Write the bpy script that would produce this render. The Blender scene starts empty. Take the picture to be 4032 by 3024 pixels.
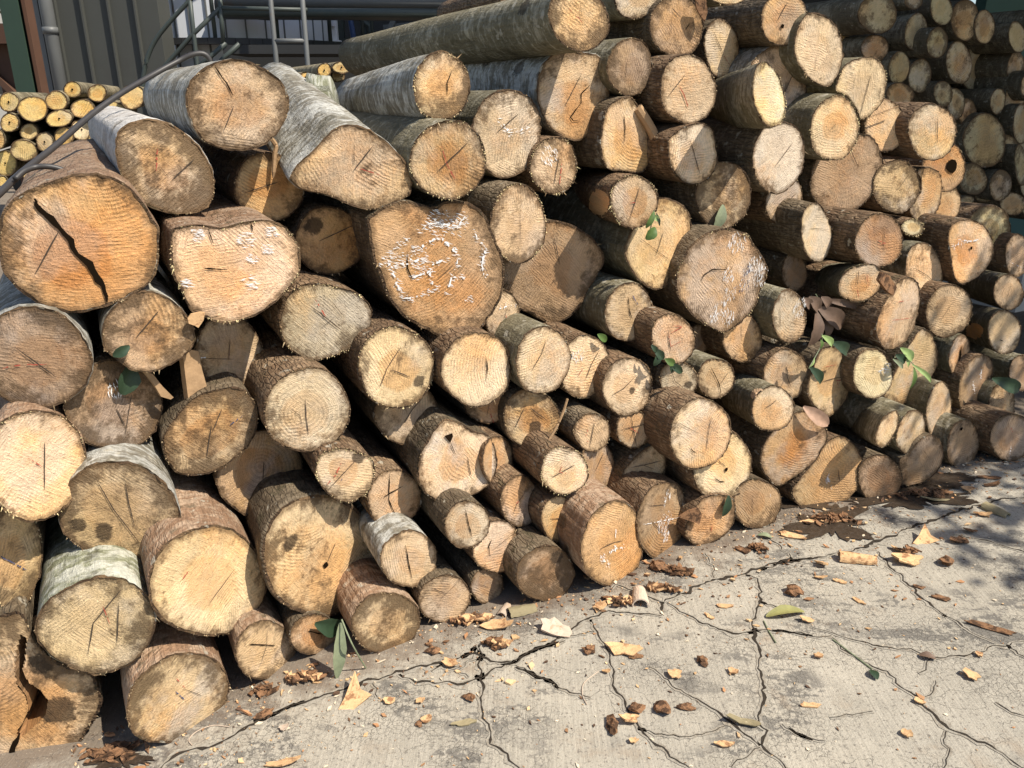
import bpy, bmesh, math, random
from mathutils import Vector, noise
from mathutils.bvhtree import BVHTree
import numpy as np

sc = bpy.context.scene
COL = sc.collection
rnd = random.Random(7)

# ------------------------------------------------------------------ camera model of the photograph (28 mm phone lens, 1.5 m up, 20 degrees down)
F, PITCH, CAMH = 3137.0, math.radians(20.0), 1.5
cp, sp = math.cos(PITCH), math.sin(PITCH)
CAM = Vector((0, 0, CAMH))
TX = {'A': 0, 'B': 1000, 'C': 2000, 'D': 2832}
TY = {'1': 0, '2': 800, '3': 1500, '4': 2124}
S = 1200 / 2212
OV = 4032 / 2212

def tile(t, x, y): return TX[t[0]] + x * S, TY[t[1]] + y * S
def ray(sx, sy):
    u, v = (sx - 2016) / F, (sy - 1512) / F
    return Vector((u, cp - v * sp, -sp - v * cp))
def ov(x, y): return ray(x * OV, y * OV)
def ov_at_y(x, y, Y):
    r = ov(x, y); return CAM + r * (Y / r.y)
def on_ground(sx, sy, z=0.0):
    r = ray(sx, sy); return CAM + r * ((z - CAMH) / r.z)
def ov_ground(x, y, z=0.0): return on_ground(x * OV, y * OV, z)
def hit_plane(r, p, n): return CAM + r * ((p - CAM).dot(n) / r.dot(n))

NX = Vector((.469, -.883, 0)).normalized()      # the way the cut ends of the front stack face
P0 = Vector((.342, 2.249, 0))                   # a point of the front stack's foot line
LEAN = .22
AX = -NX
def stack_pt(r, d):
    t = (NX.dot(P0) - LEAN * CAMH - d) / (NX.x * r.x + NX.y * r.y + LEAN * r.z)
    return CAM + r * t

# ------------------------------------------------------------------ object helpers
def tag(o, label=None, cat=None, group=None, kind=None):
    if label: o['label'] = label
    if cat: o['category'] = cat
    if group: o['group'] = group
    if kind: o['kind'] = kind
    return o
def mesh_obj(name, verts, faces, mats, parent=None, loc=None, midx=None, smooth=True):
    me = bpy.data.meshes.new(name)
    me.from_pydata([tuple(v) for v in verts], [], faces)
    for m in (mats if isinstance(mats, (list, tuple)) else [mats]): me.materials.append(m)
    if midx: me.polygons.foreach_set('material_index', midx)
    me.polygons.foreach_set('use_smooth', [smooth] * len(me.polygons))
    o = bpy.data.objects.new(name, me); COL.objects.link(o)
    if loc is not None: o.location = loc
    if parent: o.parent = parent
    return o
def fattr(me, name, vals):
    a = me.attributes.new(name, 'FLOAT', 'POINT'); a.data.foreach_set('value', vals)
def cattr(me, name, cols):
    a = me.attributes.new(name, 'FLOAT_COLOR', 'POINT')
    a.data.foreach_set('color', np.array([(c[0], c[1], c[2], 1) for c in cols], dtype=np.float32).ravel())
def uvset(me, name, uv):
    l = me.uv_layers.new(name=name)
    idx = np.empty(len(me.loops), dtype=np.int32); me.loops.foreach_get('vertex_index', idx)
    l.data.foreach_set('uv', np.array(uv, dtype=np.float32)[idx].ravel())
def empty(name, loc=(0, 0, 0)):
    o = bpy.data.objects.new(name, None); COL.objects.link(o); o.location = loc; o.empty_display_size = .1
    return o
class MB:
    """collects boxes, bars, tubes; build() links them as one mesh object"""
    def __init__(s): s.v = []; s.f = []
    def box(s, c, h, ax=None):
        ax = ax or (Vector((1, 0, 0)), Vector((0, 1, 0)), Vector((0, 0, 1)))
        b = len(s.v)
        for k in range(8):
            s.v.append(Vector(c) + ax[0] * (h[0] * (1 if k & 1 else -1)) + ax[1] * (h[1] * (1 if k & 2 else -1)) + ax[2] * (h[2] * (1 if k & 4 else -1)))
        for q in ((0, 2, 3, 1), (4, 5, 7, 6), (0, 1, 5, 4), (2, 6, 7, 3), (0, 4, 6, 2), (1, 3, 7, 5)): s.f.append([b + i for i in q])
        return s
    def bar(s, a, b, w, d=None):
        a, b = Vector(a), Vector(b); z = (b - a).normalized()
        x = z.cross(Vector((0, 1, 0)) if abs(z.y) < .9 else Vector((0, 0, 1))).normalized(); y = z.cross(x)
        return s.box((a + b) / 2, (w / 2, (d or w) / 2, (b - a).length / 2), (x, y, z))
    def tube(s, pts, r, n=10, caps=True):
        pts = [Vector(p) for p in pts]; b = len(s.v); up = Vector((.13, .2, 1)).normalized()
        for i, p in enumerate(pts):
            d = (pts[min(i + 1, len(pts) - 1)] - pts[max(i - 1, 0)]).normalized()
            x = d.cross(up if abs(d.dot(up)) < .95 else Vector((1, 0, 0))).normalized(); y = d.cross(x)
            rr = r[i] if isinstance(r, (list, tuple)) else r
            for k in range(n):
                a = 2 * math.pi * k / n; s.v.append(p + (x * math.cos(a) + y * math.sin(a)) * rr)
        for i in range(len(pts) - 1):
            for k in range(n):
                k2 = (k + 1) % n; s.f.append([b + i * n + k, b + i * n + k2, b + (i + 1) * n + k2, b + (i + 1) * n + k])
        if caps:
            s.f.append([b + k for k in range(n)][::-1]); s.f.append([b + (len(pts) - 1) * n + k for k in range(n)])
        return s
    def build(s, name, mat, parent=None, smooth=False, bevel=0):
        org = Vector((0, 0, 0))
        if parent is not None: org = Vector(parent.location)
        o = mesh_obj(name, [v - org for v in s.v], s.f, mat, parent, smooth=smooth)
        if bevel:
            m = o.modifiers.new('bevel', 'BEVEL'); m.width = bevel; m.segments = 2
        return o
def spline(pts, n):
    """closed Catmull-Rom through pts, n points, evenly by index"""
    k = len(pts); out = []
    for i in range(n):
        t = i * k / n; j = int(t); u = t - j
        p0, p1, p2, p3 = [Vector(pts[(j + q - 1) % k]) for q in range(4)]
        out.append(.5 * ((2 * p1) + (p2 - p0) * u + (2 * p0 - 5 * p1 + 4 * p2 - p3) * u * u + (3 * p1 - p0 - 3 * p2 + p3) * u ** 3))
    return out
def open_spline(pts, per=6):
    P = [Vector(p) for p in pts]; P = [2 * P[0] - P[1]] + P + [2 * P[-1] - P[-2]]; out = []
    for j in range(1, len(P) - 2):
        for i in range(per):
            u = i / per; p0, p1, p2, p3 = P[j - 1], P[j], P[j + 1], P[j + 2]
            out.append(.5 * ((2 * p1) + (p2 - p0) * u + (2 * p0 - 5 * p1 + 4 * p2 - p3) * u * u + (3 * p1 - p0 - 3 * p2 + p3) * u ** 3))
    out.append(P[-2]); return out

# ------------------------------------------------------------------ materials
class NT:
    def __init__(s, name, rough=.85, spec=.2):
        s.m = bpy.data.materials.new(name); s.m.use_nodes = True
        s.t = s.m.node_tree; s.b = s.t.nodes['Principled BSDF']
        s.b.inputs['Roughness'].default_value = rough; s.b.inputs['Specular IOR Level'].default_value = spec
    def n(s, ty, **kw):
        nd = s.t.nodes.new(ty)
        for k, v in kw.items(): setattr(nd, k, v)
        return nd
    def link(s, a, b): s.t.links.new(a, b)
    def _in(s, sock, v):
        if v is None: return
        if hasattr(v, 'is_output') or isinstance(v, bpy.types.NodeSocket): s.link(v, sock)
        else: sock.default_value = v
    def math(s, op, a, b=None, c=None, clamp=False):
        nd = s.n('ShaderNodeMath', operation=op, use_clamp=clamp)
        for i, v in enumerate((a, b, c)): s._in(nd.inputs[i], v)
        return nd.outputs[0]
    def mix(s, f, a, b, mode='MIX'):
        nd = s.n('ShaderNodeMix', data_type='RGBA', blend_type=mode)
        s._in(nd.inputs[0], f)
        for sock, v in ((nd.inputs[6], a), (nd.inputs[7], b)):
            s._in(sock, (v[0], v[1], v[2], 1) if isinstance(v, tuple) else v)
        return nd.outputs[2]
    def noise(s, vec, scale, detail=4, rough=.6, dist=0):
        nd = s.n('ShaderNodeTexNoise'); s._in(nd.inputs['Vector'], vec)
        nd.inputs['Scale'].default_value = scale; nd.inputs['Detail'].default_value = detail
        nd.inputs['Roughness'].default_value = rough; nd.inputs['Distortion'].default_value = dist
        return nd.outputs['Fac']
    def wave(s, vec, scale, dist, detail=2, dscale=1, ty='BANDS', bd='X', prof='SIN'):
        nd = s.n('ShaderNodeTexWave', wave_type=ty, wave_profile=prof)
        if ty == 'BANDS': nd.bands_direction = bd
        else: nd.rings_direction = 'Z'
        s._in(nd.inputs['Vector'], vec); nd.inputs['Scale'].default_value = scale; nd.inputs['Distortion'].default_value = dist
        nd.inputs['Detail'].default_value = detail; nd.inputs['Detail Scale'].default_value = dscale
        return nd.outputs['Fac']
    def ss(s, v, lo, hi, a=0., b=1.):
        nd = s.n('ShaderNodeMapRange', interpolation_type='SMOOTHSTEP')
        for sock, x in zip(nd.inputs[:5], (v, lo, hi, a, b)): s._in(sock, x)
        return nd.outputs[0]
    def attr(s, name, fac=False):
        nd = s.n('ShaderNodeAttribute', attribute_name=name); return nd.outputs['Fac' if fac else 'Color']
    def vmath(s, op, a, b=None):
        nd = s.n('ShaderNodeVectorMath', operation=op); s._in(nd.inputs[0], a); s._in(nd.inputs[1], b)
        return nd
    def bump(s, h, strength, dist, prev=None):
        nd = s.n('ShaderNodeBump'); s.link(h, nd.inputs['Height']); nd.inputs['Strength'].default_value = strength
        nd.inputs['Distance'].default_value = dist
        if prev: s.link(prev, nd.inputs['Normal'])
        return nd.outputs['Normal']
    def out(s, col=None, nor=None, rough=None):
        if col is not None: s._in(s.b.inputs['Base Color'], (col[0], col[1], col[2], 1) if isinstance(col, tuple) else col)
        if nor is not None: s.link(nor, s.b.inputs['Normal'])
        if rough is not None: s._in(s.b.inputs['Roughness'], rough)
        return s.m

def seeded(t, uvname, amt=41.):
    uv = t.n('ShaderNodeUVMap', uv_map=uvname).outputs[0]
    oi = t.n('ShaderNodeObjectInfo')
    c = t.n('ShaderNodeCombineXYZ')
    t.link(t.math('MULTIPLY', oi.outputs['Random'], amt), c.inputs[2]); t.link(t.math('MULTIPLY', oi.outputs['Random'], amt * .37), c.inputs[0])
    return t.vmath('ADD', uv, c.outputs[0]).outputs[0], uv, oi.outputs['Random']

def mat_cut():
    t = NT('sawn_wood', .8, .25)
    kv, kuv, rn = seeded(t, 'kerf')
    fv, fuv, _ = seeded(t, 'face')
    rr = t.vmath('LENGTH', fuv).outputs['Value']
    tint = t.attr('tint'); dirt = t.attr('dirt', True); ringa = t.attr('rings', True); stain = t.attr('stain', True)
    n1 = t.noise(kv, 7, 4, .6); n2 = t.noise(kv, 42, 5, .7); n3 = t.noise(kv, 230, 3, .7)
    nlow = t.noise(kv, 3.2, 2, .5)
    # growth rings follow the outline
    ring = t.math('SINE', t.math('ADD', t.math('MULTIPLY', rr, 62.), t.math('MULTIPLY', n1, 9.)))
    ring2 = t.math('SINE', t.math('ADD', t.math('MULTIPLY', rr, 150.), t.math('MULTIPLY', n1, 12.)))
    # medullary rays: noise by direction
    nd = t.vmath('NORMALIZE', fuv).outputs[0]; sc_ = t.vmath('SCALE', nd); sc_.inputs['Scale'].default_value = 17.
    cz = t.n('ShaderNodeCombineXYZ'); t.link(t.math('ADD', t.math('MULTIPLY', rr, 1.6), t.math('MULTIPLY', rn, 50.)), cz.inputs[2])
    rays = t.noise(t.vmath('ADD', sc_.outputs[0], cz.outputs[0]).outputs[0], 1.0, 3, .6)
    # the chain went through in several passes: each pass leaves its own direction, meeting in straight edges
    vo = t.n('ShaderNodeTexVoronoi'); t.link(kv, vo.inputs['Vector']); vo.inputs['Scale'].default_value = 5.5
    sv = t.n('ShaderNodeSeparateColor'); t.link(vo.outputs['Color'], sv.inputs[0])
    rt = t.n('ShaderNodeVectorRotate', rotation_type='Z_AXIS'); t.link(kv, rt.inputs['Vector']); t.link(t.math('MULTIPLY', sv.outputs[0], 2.4), rt.inputs['Angle'])
    kv0 = kv; kr = rt.outputs[0]
    # saw marks: straight bands, and arcs of the chain
    kb = t.wave(kr, 40, 14, 5, .22)
    mp = t.n('ShaderNodeMapping'); t.link(kuv, mp.inputs['Vector']); mp.inputs['Location'].default_value = (.17, -.09, 0)
    ka = t.wave(mp.outputs[0], 34, 12, 5, .22, 'RINGS')
    mpf = t.n('ShaderNodeMapping'); t.link(kr, mpf.inputs['Vector']); mpf.inputs['Scale'].default_value = (300, 26, 26); scr = t.noise(mpf.outputs[0], 1., 4, .65, .3)
    kmask = t.ss(nlow, .42, .58)
    kmix = t.mix(kmask, kb, ka); kerf = t.n('ShaderNodeSeparateColor'); t.link(kmix, kerf.inputs[0]); kerf = kerf.outputs[0]
    kstr = t.ss(t.noise(kv, 6.5, 4, .65), .44, .66, .04, 1.)
    # colour
    v = t.math('ADD', t.math('ADD', .52, t.math('MULTIPLY', sv.outputs[1], .20)), t.math('MULTIPLY', n1, .72)); v = t.math('ADD', v, t.math('MULTIPLY', t.math('SUBTRACT', n2, .5), .62))
    v = t.math('ADD', v, t.math('MULTIPLY', t.math('SUBTRACT', n3, .5), .45))
    v = t.math('ADD', v, t.math('MULTIPLY', t.math('SUBTRACT', rays, .5), .55))
    v = t.math('ADD', v, t.math('MULTIPLY', t.math('MULTIPLY', ring, t.ss(nlow, .35, .6)), ringa)); v = t.math('ADD', v, t.math('MULTIPLY', t.math('MULTIPLY', ring2, n1), ringa))
    v = t.math('ADD', v, t.math('MULTIPLY', t.math('MULTIPLY', t.math('SUBTRACT', kerf, .55), kstr), .34))
    v = t.math('ADD', v, t.math('MULTIPLY', t.math('SUBTRACT', scr, .5), .62))
    hv = t.n('ShaderNodeHueSaturation'); t.link(tint, hv.inputs['Color'])
    t.link(t.math('ADD', .490, t.math('MULTIPLY', nlow, .016)), hv.inputs['Hue']); t.link(t.math('ADD', .78, t.math('MULTIPLY', t.noise(kv, 5.3, 3), .42)), hv.inputs['Saturation'])
    cc = t.n('ShaderNodeCombineColor')
    for i in range(3): t.link(v, cc.inputs[i])
    col = t.mix(1., hv.outputs[0], cc.outputs[0], 'MULTIPLY')
    # heartwood, darker than the sapwood, stronger in some logs than in others
    hs = t.math('FRACT', t.math('MULTIPLY', rn, 7.31))
    heart = t.ss(t.math('ADD', rr, t.math('MULTIPLY', t.math('SUBTRACT', n1, .5), .9)), .46, .60, 1., 0.)
    col = t.mix(t.math('MULTIPLY', t.math('MULTIPLY', heart, hs), .75), col, t.mix(1., col, (.86, .68, .50), 'MULTIPLY'))
    # greyed, weathered skin
    gs = t.math('FRACT', t.math('MULTIPLY', rn, 13.7))
    hg = t.n('ShaderNodeHueSaturation'); t.link(col, hg.inputs['Color']); hg.inputs['Saturation'].default_value = .62; hg.inputs['Value'].default_value = .92
    col = t.mix(t.math('MULTIPLY', t.ss(t.noise(kv, 6., 4, .6), .45, .62), gs), col, hg.outputs[0])
    # orange heart patch
    col = t.mix(t.math('MULTIPLY', t.ss(t.math('ADD', nlow, t.math('MULTIPLY', n2, .3)), .62, .82), .55), col, t.mix(1., col, (1.0, .66, .36), 'MULTIPLY'))
    # dirt and mould, thicker towards the bark
    n1b = t.noise(kv, 11, 5, .68)
    dm = t.math('ADD', t.math('MULTIPLY', t.math('SUBTRACT', n1b, .5), 1.7), t.math('MULTIPLY', t.math('SUBTRACT', n2, .5), 1.1))
    dm = t.math('ADD', dm, t.math('MULTIPLY', t.ss(rr, .50, 1.), .30))
    dmask = t.ss(t.math('ADD', dm, t.math('MULTIPLY', dirt, .66)), .34, .76)
    col = t.mix(t.math('MULTIPLY', dmask, .82), col, (.080, .050, .026))
    spk = t.math('MULTIPLY', t.ss(n3, .60, .70), t.math('ADD', .15, t.math('MULTIPLY', dirt, .7)))
    col = t.mix(t.math('MULTIPLY', spk, .65), col, (.06, .035, .018))
    sm = t.ss(t.math('ADD', stain, t.math('MULTIPLY', t.math('SUBTRACT', n2, .5), 1.1)), .35, .6)
    col = t.mix(t.math('MULTIPLY', sm, .85), col, (.045, .030, .018))
    # thin dark cambium edge
    edge = t.ss(t.math('ADD', rr, t.math('MULTIPLY', t.math('SUBTRACT', n2, .5), .18)), .90, .97)
    col = t.mix(t.math('MULTIPLY', edge, .6), col, (.13, .078, .038))
    nor = t.bump(t.math('MULTIPLY', kerf, kstr), .55, .0026)
    nor = t.bump(scr, .9, .005, nor)
    h2 = t.math('ADD', t.math('MULTIPLY', n2, .6), t.math('MULTIPLY', n3, .5))
    nor = t.bump(h2, .9, .007, nor)
    nor = t.bump(rays, .35, .004, nor)
    return t.out(col, nor)

def mat_bark():
    t = NT('bark', .8, .25)
    v, uv, rn = seeded(t, 'bark')
    c1, c2 = t.attr('c1'), t.attr('c2'); pa = t.attr('patch', True)
    mp = t.n('ShaderNodeMapping'); t.link(v, mp.inputs['Vector']); mp.inputs['Scale'].default_value = (20, 46, 1)
    mp2 = t.n('ShaderNodeMapping'); t.link(v, mp2.inputs['Vector']); mp2.inputs['Scale'].default_value = (70, 16, 1)
    band = t.math('ADD', t.math('MULTIPLY', t.noise(mp.outputs[0], 1., 5, .65, .6), .62), t.math('MULTIPLY', t.noise(v, 5.5, 4, .6), .38)); fib = t.noise(mp2.outputs[0], 1., 4, .65)
    big = t.noise(v, 4., 3, .6); fine = t.noise(v, 110, 4, .7)
    col = t.mix(t.ss(t.math('ADD', band, t.math('MULTIPLY', pa, .30)), .56, .70), c1, c2)
    k = t.math('ADD', t.math('ADD', .50, t.math('MULTIPLY', big, .5)), t.math('ADD', t.math('MULTIPLY', t.math('SUBTRACT', fine, .5), .9), t.math('MULTIPLY', t.math('SUBTRACT', fib, .5), .7)))
    cc = t.n('ShaderNodeCombineColor')
    for i in range(3): t.link(k, cc.inputs[i])
    col = t.mix(1., col, cc.outputs[0], 'MULTIPLY')
    fi = t.attr('fis', True); mp4 = t.n('ShaderNodeMapping'); t.link(v, mp4.inputs['Vector']); mp4.inputs['Scale'].default_value = (75, 17, 1)
    nz = t.n('ShaderNodeTexNoise'); t.link(v, nz.inputs['Vector']); nz.inputs['Scale'].default_value = 30; sz = t.vmath('SCALE', nz.outputs['Color']); sz.inputs['Scale'].default_value = .9
    vf = t.n('ShaderNodeTexVoronoi', feature='DISTANCE_TO_EDGE'); t.link(t.vmath('ADD', mp4.outputs[0], sz.outputs[0]).outputs[0], vf.inputs['Vector']); vf.inputs['Scale'].default_value = 1.
    fiss = t.math('MULTIPLY', t.ss(vf.outputs['Distance'], 0., .16, 1., 0.), fi)
    col = t.mix(t.math('MULTIPLY', fiss, .65), col, (.035, .024, .015))
    vk = t.n('ShaderNodeTexVoronoi'); t.link(v, vk.inputs['Vector']); vk.inputs['Scale'].default_value = 3.6
    kd = t.math('ADD', vk.outputs['Distance'], t.math('MULTIPLY', t.math('SUBTRACT', fine, .5), .12))
    knot = t.ss(kd, .07, .12, 1., 0.)
    col = t.mix(t.math('MULTIPLY', knot, .7), col, (.045, .032, .02))
    col = t.mix(t.math('MULTIPLY', t.ss(t.noise(v, 16, 3, .6), .58, .68), .55), col, (.05, .045, .022))   # moss and scuffs
    col = t.mix(t.math('MULTIPLY', t.ss(t.noise(v, 27, 2, .5), .66, .72), .7), col, (.40, .37, .30))       # lichen spots
    h = t.math('ADD', t.math('MULTIPLY', fib, .5), t.math('ADD', t.math('MULTIPLY', band, .6), t.math('MULTIPLY', fine, .45)))
    h = t.math('SUBTRACT', h, t.math('ADD', t.math('MULTIPLY', fiss, .8), t.math('MULTIPLY', knot, .6)))
    return t.out(col, t.bump(h, .9, .011))

def plain(name, col, rough=.8, spec=.2, var=.35, scale=20, dark=None, bump=.0, bd=.003):
    """one colour broken up by noise; dark = (colour, threshold) adds worn patches"""
    t = NT(name, rough, spec)
    g = t.n('ShaderNodeTexCoord').outputs['Object']
    oi = t.n('ShaderNodeObjectInfo'); c = t.n('ShaderNodeCombineXYZ'); t.link(t.math('MULTIPLY', oi.outputs['Random'], 30.), c.inputs[0])
    g = t.vmath('ADD', g, c.outputs[0]).outputs[0]
    n = t.noise(g, scale, 5, .65)
    k = t.math('ADD', 1 - var / 2, t.math('MULTIPLY', n, var)); cc = t.n('ShaderNodeCombineColor')
    k2 = t.math('MULTIPLY', k, t.math('ADD', .88, t.math('MULTIPLY', oi.outputs['Random'], .24)))
    for i in range(3): t.link(k2, cc.inputs[i])
    col = t.mix(1., (col[0], col[1], col[2]), cc.outputs[0], 'MULTIPLY')
    if dark:
        d = t.ss(t.noise(g, scale * .4, 5, .7), dark[1] - .06, dark[1] + .06)
        col = t.mix(d, col, dark[0])
    return t.out(col, t.bump(n, bump, bd) if bump else None)

def vcol_mat(name, rough=.85):
    t = NT(name, rough, .15)
    g = t.n('ShaderNodeTexCoord').outputs['Object']
    n = t.noise(g, 120, 4, .7); k = t.math('ADD', .55, t.math('MULTIPLY', n, .9)); cc = t.n('ShaderNodeCombineColor')
    for i in range(3): t.link(k, cc.inputs[i])
    return t.out(t.mix(1., t.attr('tint'), cc.outputs[0], 'MULTIPLY'), t.bump(n, .5, .004))

M_CUT, M_BARK = mat_cut(), mat_bark()
M_PEN = plain('pen_black', (.060, .044, .032), var=.3)
M_RED = plain('crayon_red', (.36, .085, .055), var=.6, scale=200)
M_BLUE = plain('crayon_blue', (.06, .07, .13), var=.5, scale=200)
M_CHALK = plain('chalk_white', (.70, .70, .70), .9, .05, var=.4, scale=300)
M_GAP = plain('crack_gap', (.012, .008, .005), 1., .0, var=.3)
M_CRUMB = vcol_mat('wood_fibre')
MARKS = [M_CUT, M_PEN, M_RED, M_BLUE, M_CHALK, M_GAP, M_CRUMB]

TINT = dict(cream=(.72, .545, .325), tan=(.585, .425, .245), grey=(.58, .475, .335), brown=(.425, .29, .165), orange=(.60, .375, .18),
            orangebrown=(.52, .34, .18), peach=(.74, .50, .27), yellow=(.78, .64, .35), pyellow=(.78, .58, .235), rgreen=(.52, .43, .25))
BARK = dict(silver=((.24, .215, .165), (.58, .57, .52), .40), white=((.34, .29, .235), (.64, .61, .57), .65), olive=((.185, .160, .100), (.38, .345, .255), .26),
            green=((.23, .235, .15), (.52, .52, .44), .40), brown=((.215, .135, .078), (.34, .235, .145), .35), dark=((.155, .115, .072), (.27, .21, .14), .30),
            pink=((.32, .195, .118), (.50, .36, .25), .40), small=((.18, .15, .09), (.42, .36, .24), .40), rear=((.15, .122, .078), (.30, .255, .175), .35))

# ------------------------------------------------------------------ a log: bark covered body, its cut face a child
def inpoly(x, y, poly):
    c = False
    for i in range(len(poly)):
        x1, y1 = poly[i]; x2, y2 = poly[i - 1]
        if (y1 > y) != (y2 > y) and x < (x2 - x1) * (y - y1) / (y2 - y1) + x1: c = not c
    return c

def make_log(t, shape, centre_fn, axis, length, tint, dirt, bark, marks='', opts=None, label='', group='', N=72, ringn=12, name='cut_log', seed=0):
    opts = opts or {}; R = random.Random(seed * 13 + 5)
    if shape[0] == 'p': pts = [tuple(map(float, q.split(','))) for q in shape[2:].split()]
    else:
        cx, cy, rx, ry, ro = [float(q) for q in shape.split(',')]; ro = math.radians(ro); ph = R.random() * 6
        pts = []
        for k in range(28):
            a = 2 * math.pi * k / 28; w = 1 + .022 * math.sin(2 * a + ph) + .018 * math.sin(3 * a + ph * 2.3) + .012 * math.sin(5 * a + ph * 3.1)
            pts.append((cx + w * (rx * math.cos(a) * math.cos(ro) - ry * math.sin(a) * math.sin(ro)), cy + w * (rx * math.cos(a) * math.sin(ro) + ry * math.sin(a) * math.cos(ro))))
    pp = spline([(p[0], p[1], 0) for p in pts], N)
    pp = [tile(t, p.x, p.y) for p in pp]
    ar = sum(pp[i - 1][0] * pp[i][1] - pp[i][0] * pp[i - 1][1] for i in range(N))
    if ar > 0: pp.reverse()                      # counter-clockwise seen from the camera
    k0 = max(range(N), key=lambda i: pp[i][0] + .8 * pp[i][1]); pp = pp[k0:] + pp[:k0]      # texture seam on the low right side
    mx, my = sum(p[0] for p in pp) / N, sum(p[1] for p in pp) / N
    C = centre_fn(ray(mx, my))
    if 'far' in opts:
        q = ray(*tile(t, *map(float, opts['far'].split(',')))); D = CAM - C; b = q.dot(D); A = q.dot(q); cc = D.dot(D) - length ** 2
        disc = b * b - A * cc; t2 = (-b + math.sqrt(disc)) / A if disc > 0 else -b / A
        axis = (CAM + q * t2 - C).normalized()
    # the saw cut's own direction: turned so that the section comes out about as wide as high
    def unproj(n): return [hit_plane(ray(*p), C, n) - C for p in pp]
    best = None
    base = -axis if 'far' not in opts else (-axis * .35 + NX * .65).normalized()
    for k in range(-3, 8):
        a = math.radians(k * 5); n = Vector((base.x * math.cos(a) - base.y * math.sin(a), base.x * math.sin(a) + base.y * math.cos(a), base.z * .5)).normalized()
        if n.dot((CAM - C).normalized()) < .3: continue
        o = unproj(n); s = Vector((0, 0, 1)).cross(n).normalized()
        w = max(v.dot(s) for v in o) - min(v.dot(s) for v in o); h = max(v.z for v in o) - min(v.z for v in o)
        c_ = abs(math.log(w / h)) + abs(k) * .012
        if best is None or c_ < best[0]: best = (c_, n, o)
    n, out = best[1], best[2]
    ex = Vector((0, 0, 1)).cross(n).normalized(); ey = n.cross(ex)
    rad = sum(v.length for v in out) / N
    # ragged contour
    for i in range(N):
        f = 1.022 + .016 * noise.noise(Vector((i * .55, seed * 3.1, 0))) + (.010 if N > 40 else 0) * R.uniform(-1, 1)
        out[i] = out[i] * f
    # ---- body
    ss = [0, .006, .02, .05, .1, .18, .28, .4, .55, .7, .85, 1.0]
    ss = [x if x < .06 else x * length for x in ss]
    if N <= 40: ss = [0, .02, .08, .3 * length, .65 * length, length]
    taper = opts.get('taper', .05); V = []; UV = []; edgew = max(.004, rad * .036)
    bend = float(opts.get('bend', 0))
    circ = [0.]
    for i in range(1, N + 1): circ.append(circ[-1] + (out[i % N] - out[i - 1]).length)
    inner = [v * (1 - edgew / max(v.length, .02) * R.uniform(.75, 1.3)) for v in out]
    edge_ = [out[i] + n * R.uniform(-.004, .004) for i in range(N)]
    for i in range(N): V.append(inner[i] + n * R.uniform(-.002, .003)); UV.append((circ[i], -.012))
    for i in range(N): V.append(edge_[i]); UV.append((circ[i], 0))
    for j, s in enumerate(ss):
        sc1 = 1 - taper * s / max(length, .1)
        for i in range(N):
            a = out[i] * sc1 * (1 + (0 if j == 0 else .045 * noise.noise(Vector((i / N * 9 if i < N / 2 else (N - i) / N * 9, s * 5, seed * 7.7))))) + axis * s
            if j == 0: a = edge_[i]
            if bend: a += Vector((0, 0, 1)) * bend * (s / length) ** 2
            V.append(a); UV.append((circ[i], s))
    Fc = []; rings = len(ss) + 2
    for j in range(rings - 1):
        if j == 1: continue
        for i in range(N):
            i2 = (i + 1) % N; Fc.append((j * N + i, (j + 1) * N + i, (j + 1) * N + i2, j * N + i2))
    # orientation
    ccw = (out[0].cross(out[N // 4])).dot(n) > 0
    if not ccw: Fc = [f[::-1] for f in Fc]
    back = [(rings - 1) * N + i for i in range(N)]
    Fc.append(back if not ccw else back[::-1])
    midx = [0] * (len(Fc) - 1) + [1]
    body = mesh_obj(name, V, Fc, [M_BARK, M_CUT], None, C, midx)
    me = body.data; b1, b2, pa = BARK[bark]
    j_ = R.uniform(.85, 1.15)
    cattr(me, 'c1', [(.085, .050, .027)] * (2 * N) + [tuple(x * j_ for x in b1)] * (len(V) - 2 * N)); cattr(me, 'c2', [(.20, .125, .065)] * (2 * N) + [tuple(x * j_ for x in b2)] * (len(V) - 2 * N)); fattr(me, 'patch', [pa] * len(V)); fattr(me, 'fis', [dict(brown=.55, dark=.40, pink=.22, olive=.10, rear=.2).get(bark, .04)] * len(V))
    uvset(me, 'bark', UV)
    ul = me.uv_layers['bark'].data
    for p_ in me.polygons:
        if p_.loop_total == 4:
            us = [ul[i].uv[0] for i in p_.loop_indices]
            if max(us) - min(us) > circ[-1] * .5:
                for i in p_.loop_indices:
                    if ul[i].uv[0] < circ[-1] * .3: ul[i].uv[0] += circ[-1]
    cattr(me, 'tint', [TINT['tan']] * len(V)); fattr(me, 'dirt', [.5] * len(V)); fattr(me, 'rings', [.05] * len(V)); fattr(me, 'stain', [0.] * len(V))
    uvset(me, 'kerf', UV); uvset(me, 'face', [(u / max(circ[-1], .1) * 6, v) for u, v in UV])
    tag(body, label, 'log', group)
    # ---- cut face
    amp = rad * .018
    def dz(x, y): return amp * noise.noise(Vector((x / rad * 1.3, y / rad * 1.3, seed * 2.9))) + amp * .35 * noise.noise(Vector((x / rad * 5, y / rad * 5, seed * 1.9)))
    pith = (ex * R.uniform(-.22, .22) + ey * R.uniform(-.22, .22)) * rad
    kang = R.choice([R.uniform(-.5, .5), R.uniform(.9, 2.0), R.uniform(0, 3.14)]); ck, sk = math.cos(kang), math.sin(kang)
    V = []; U1 = []; U2 = []; st = []
    stains = []; holes = []
    items = []
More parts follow.
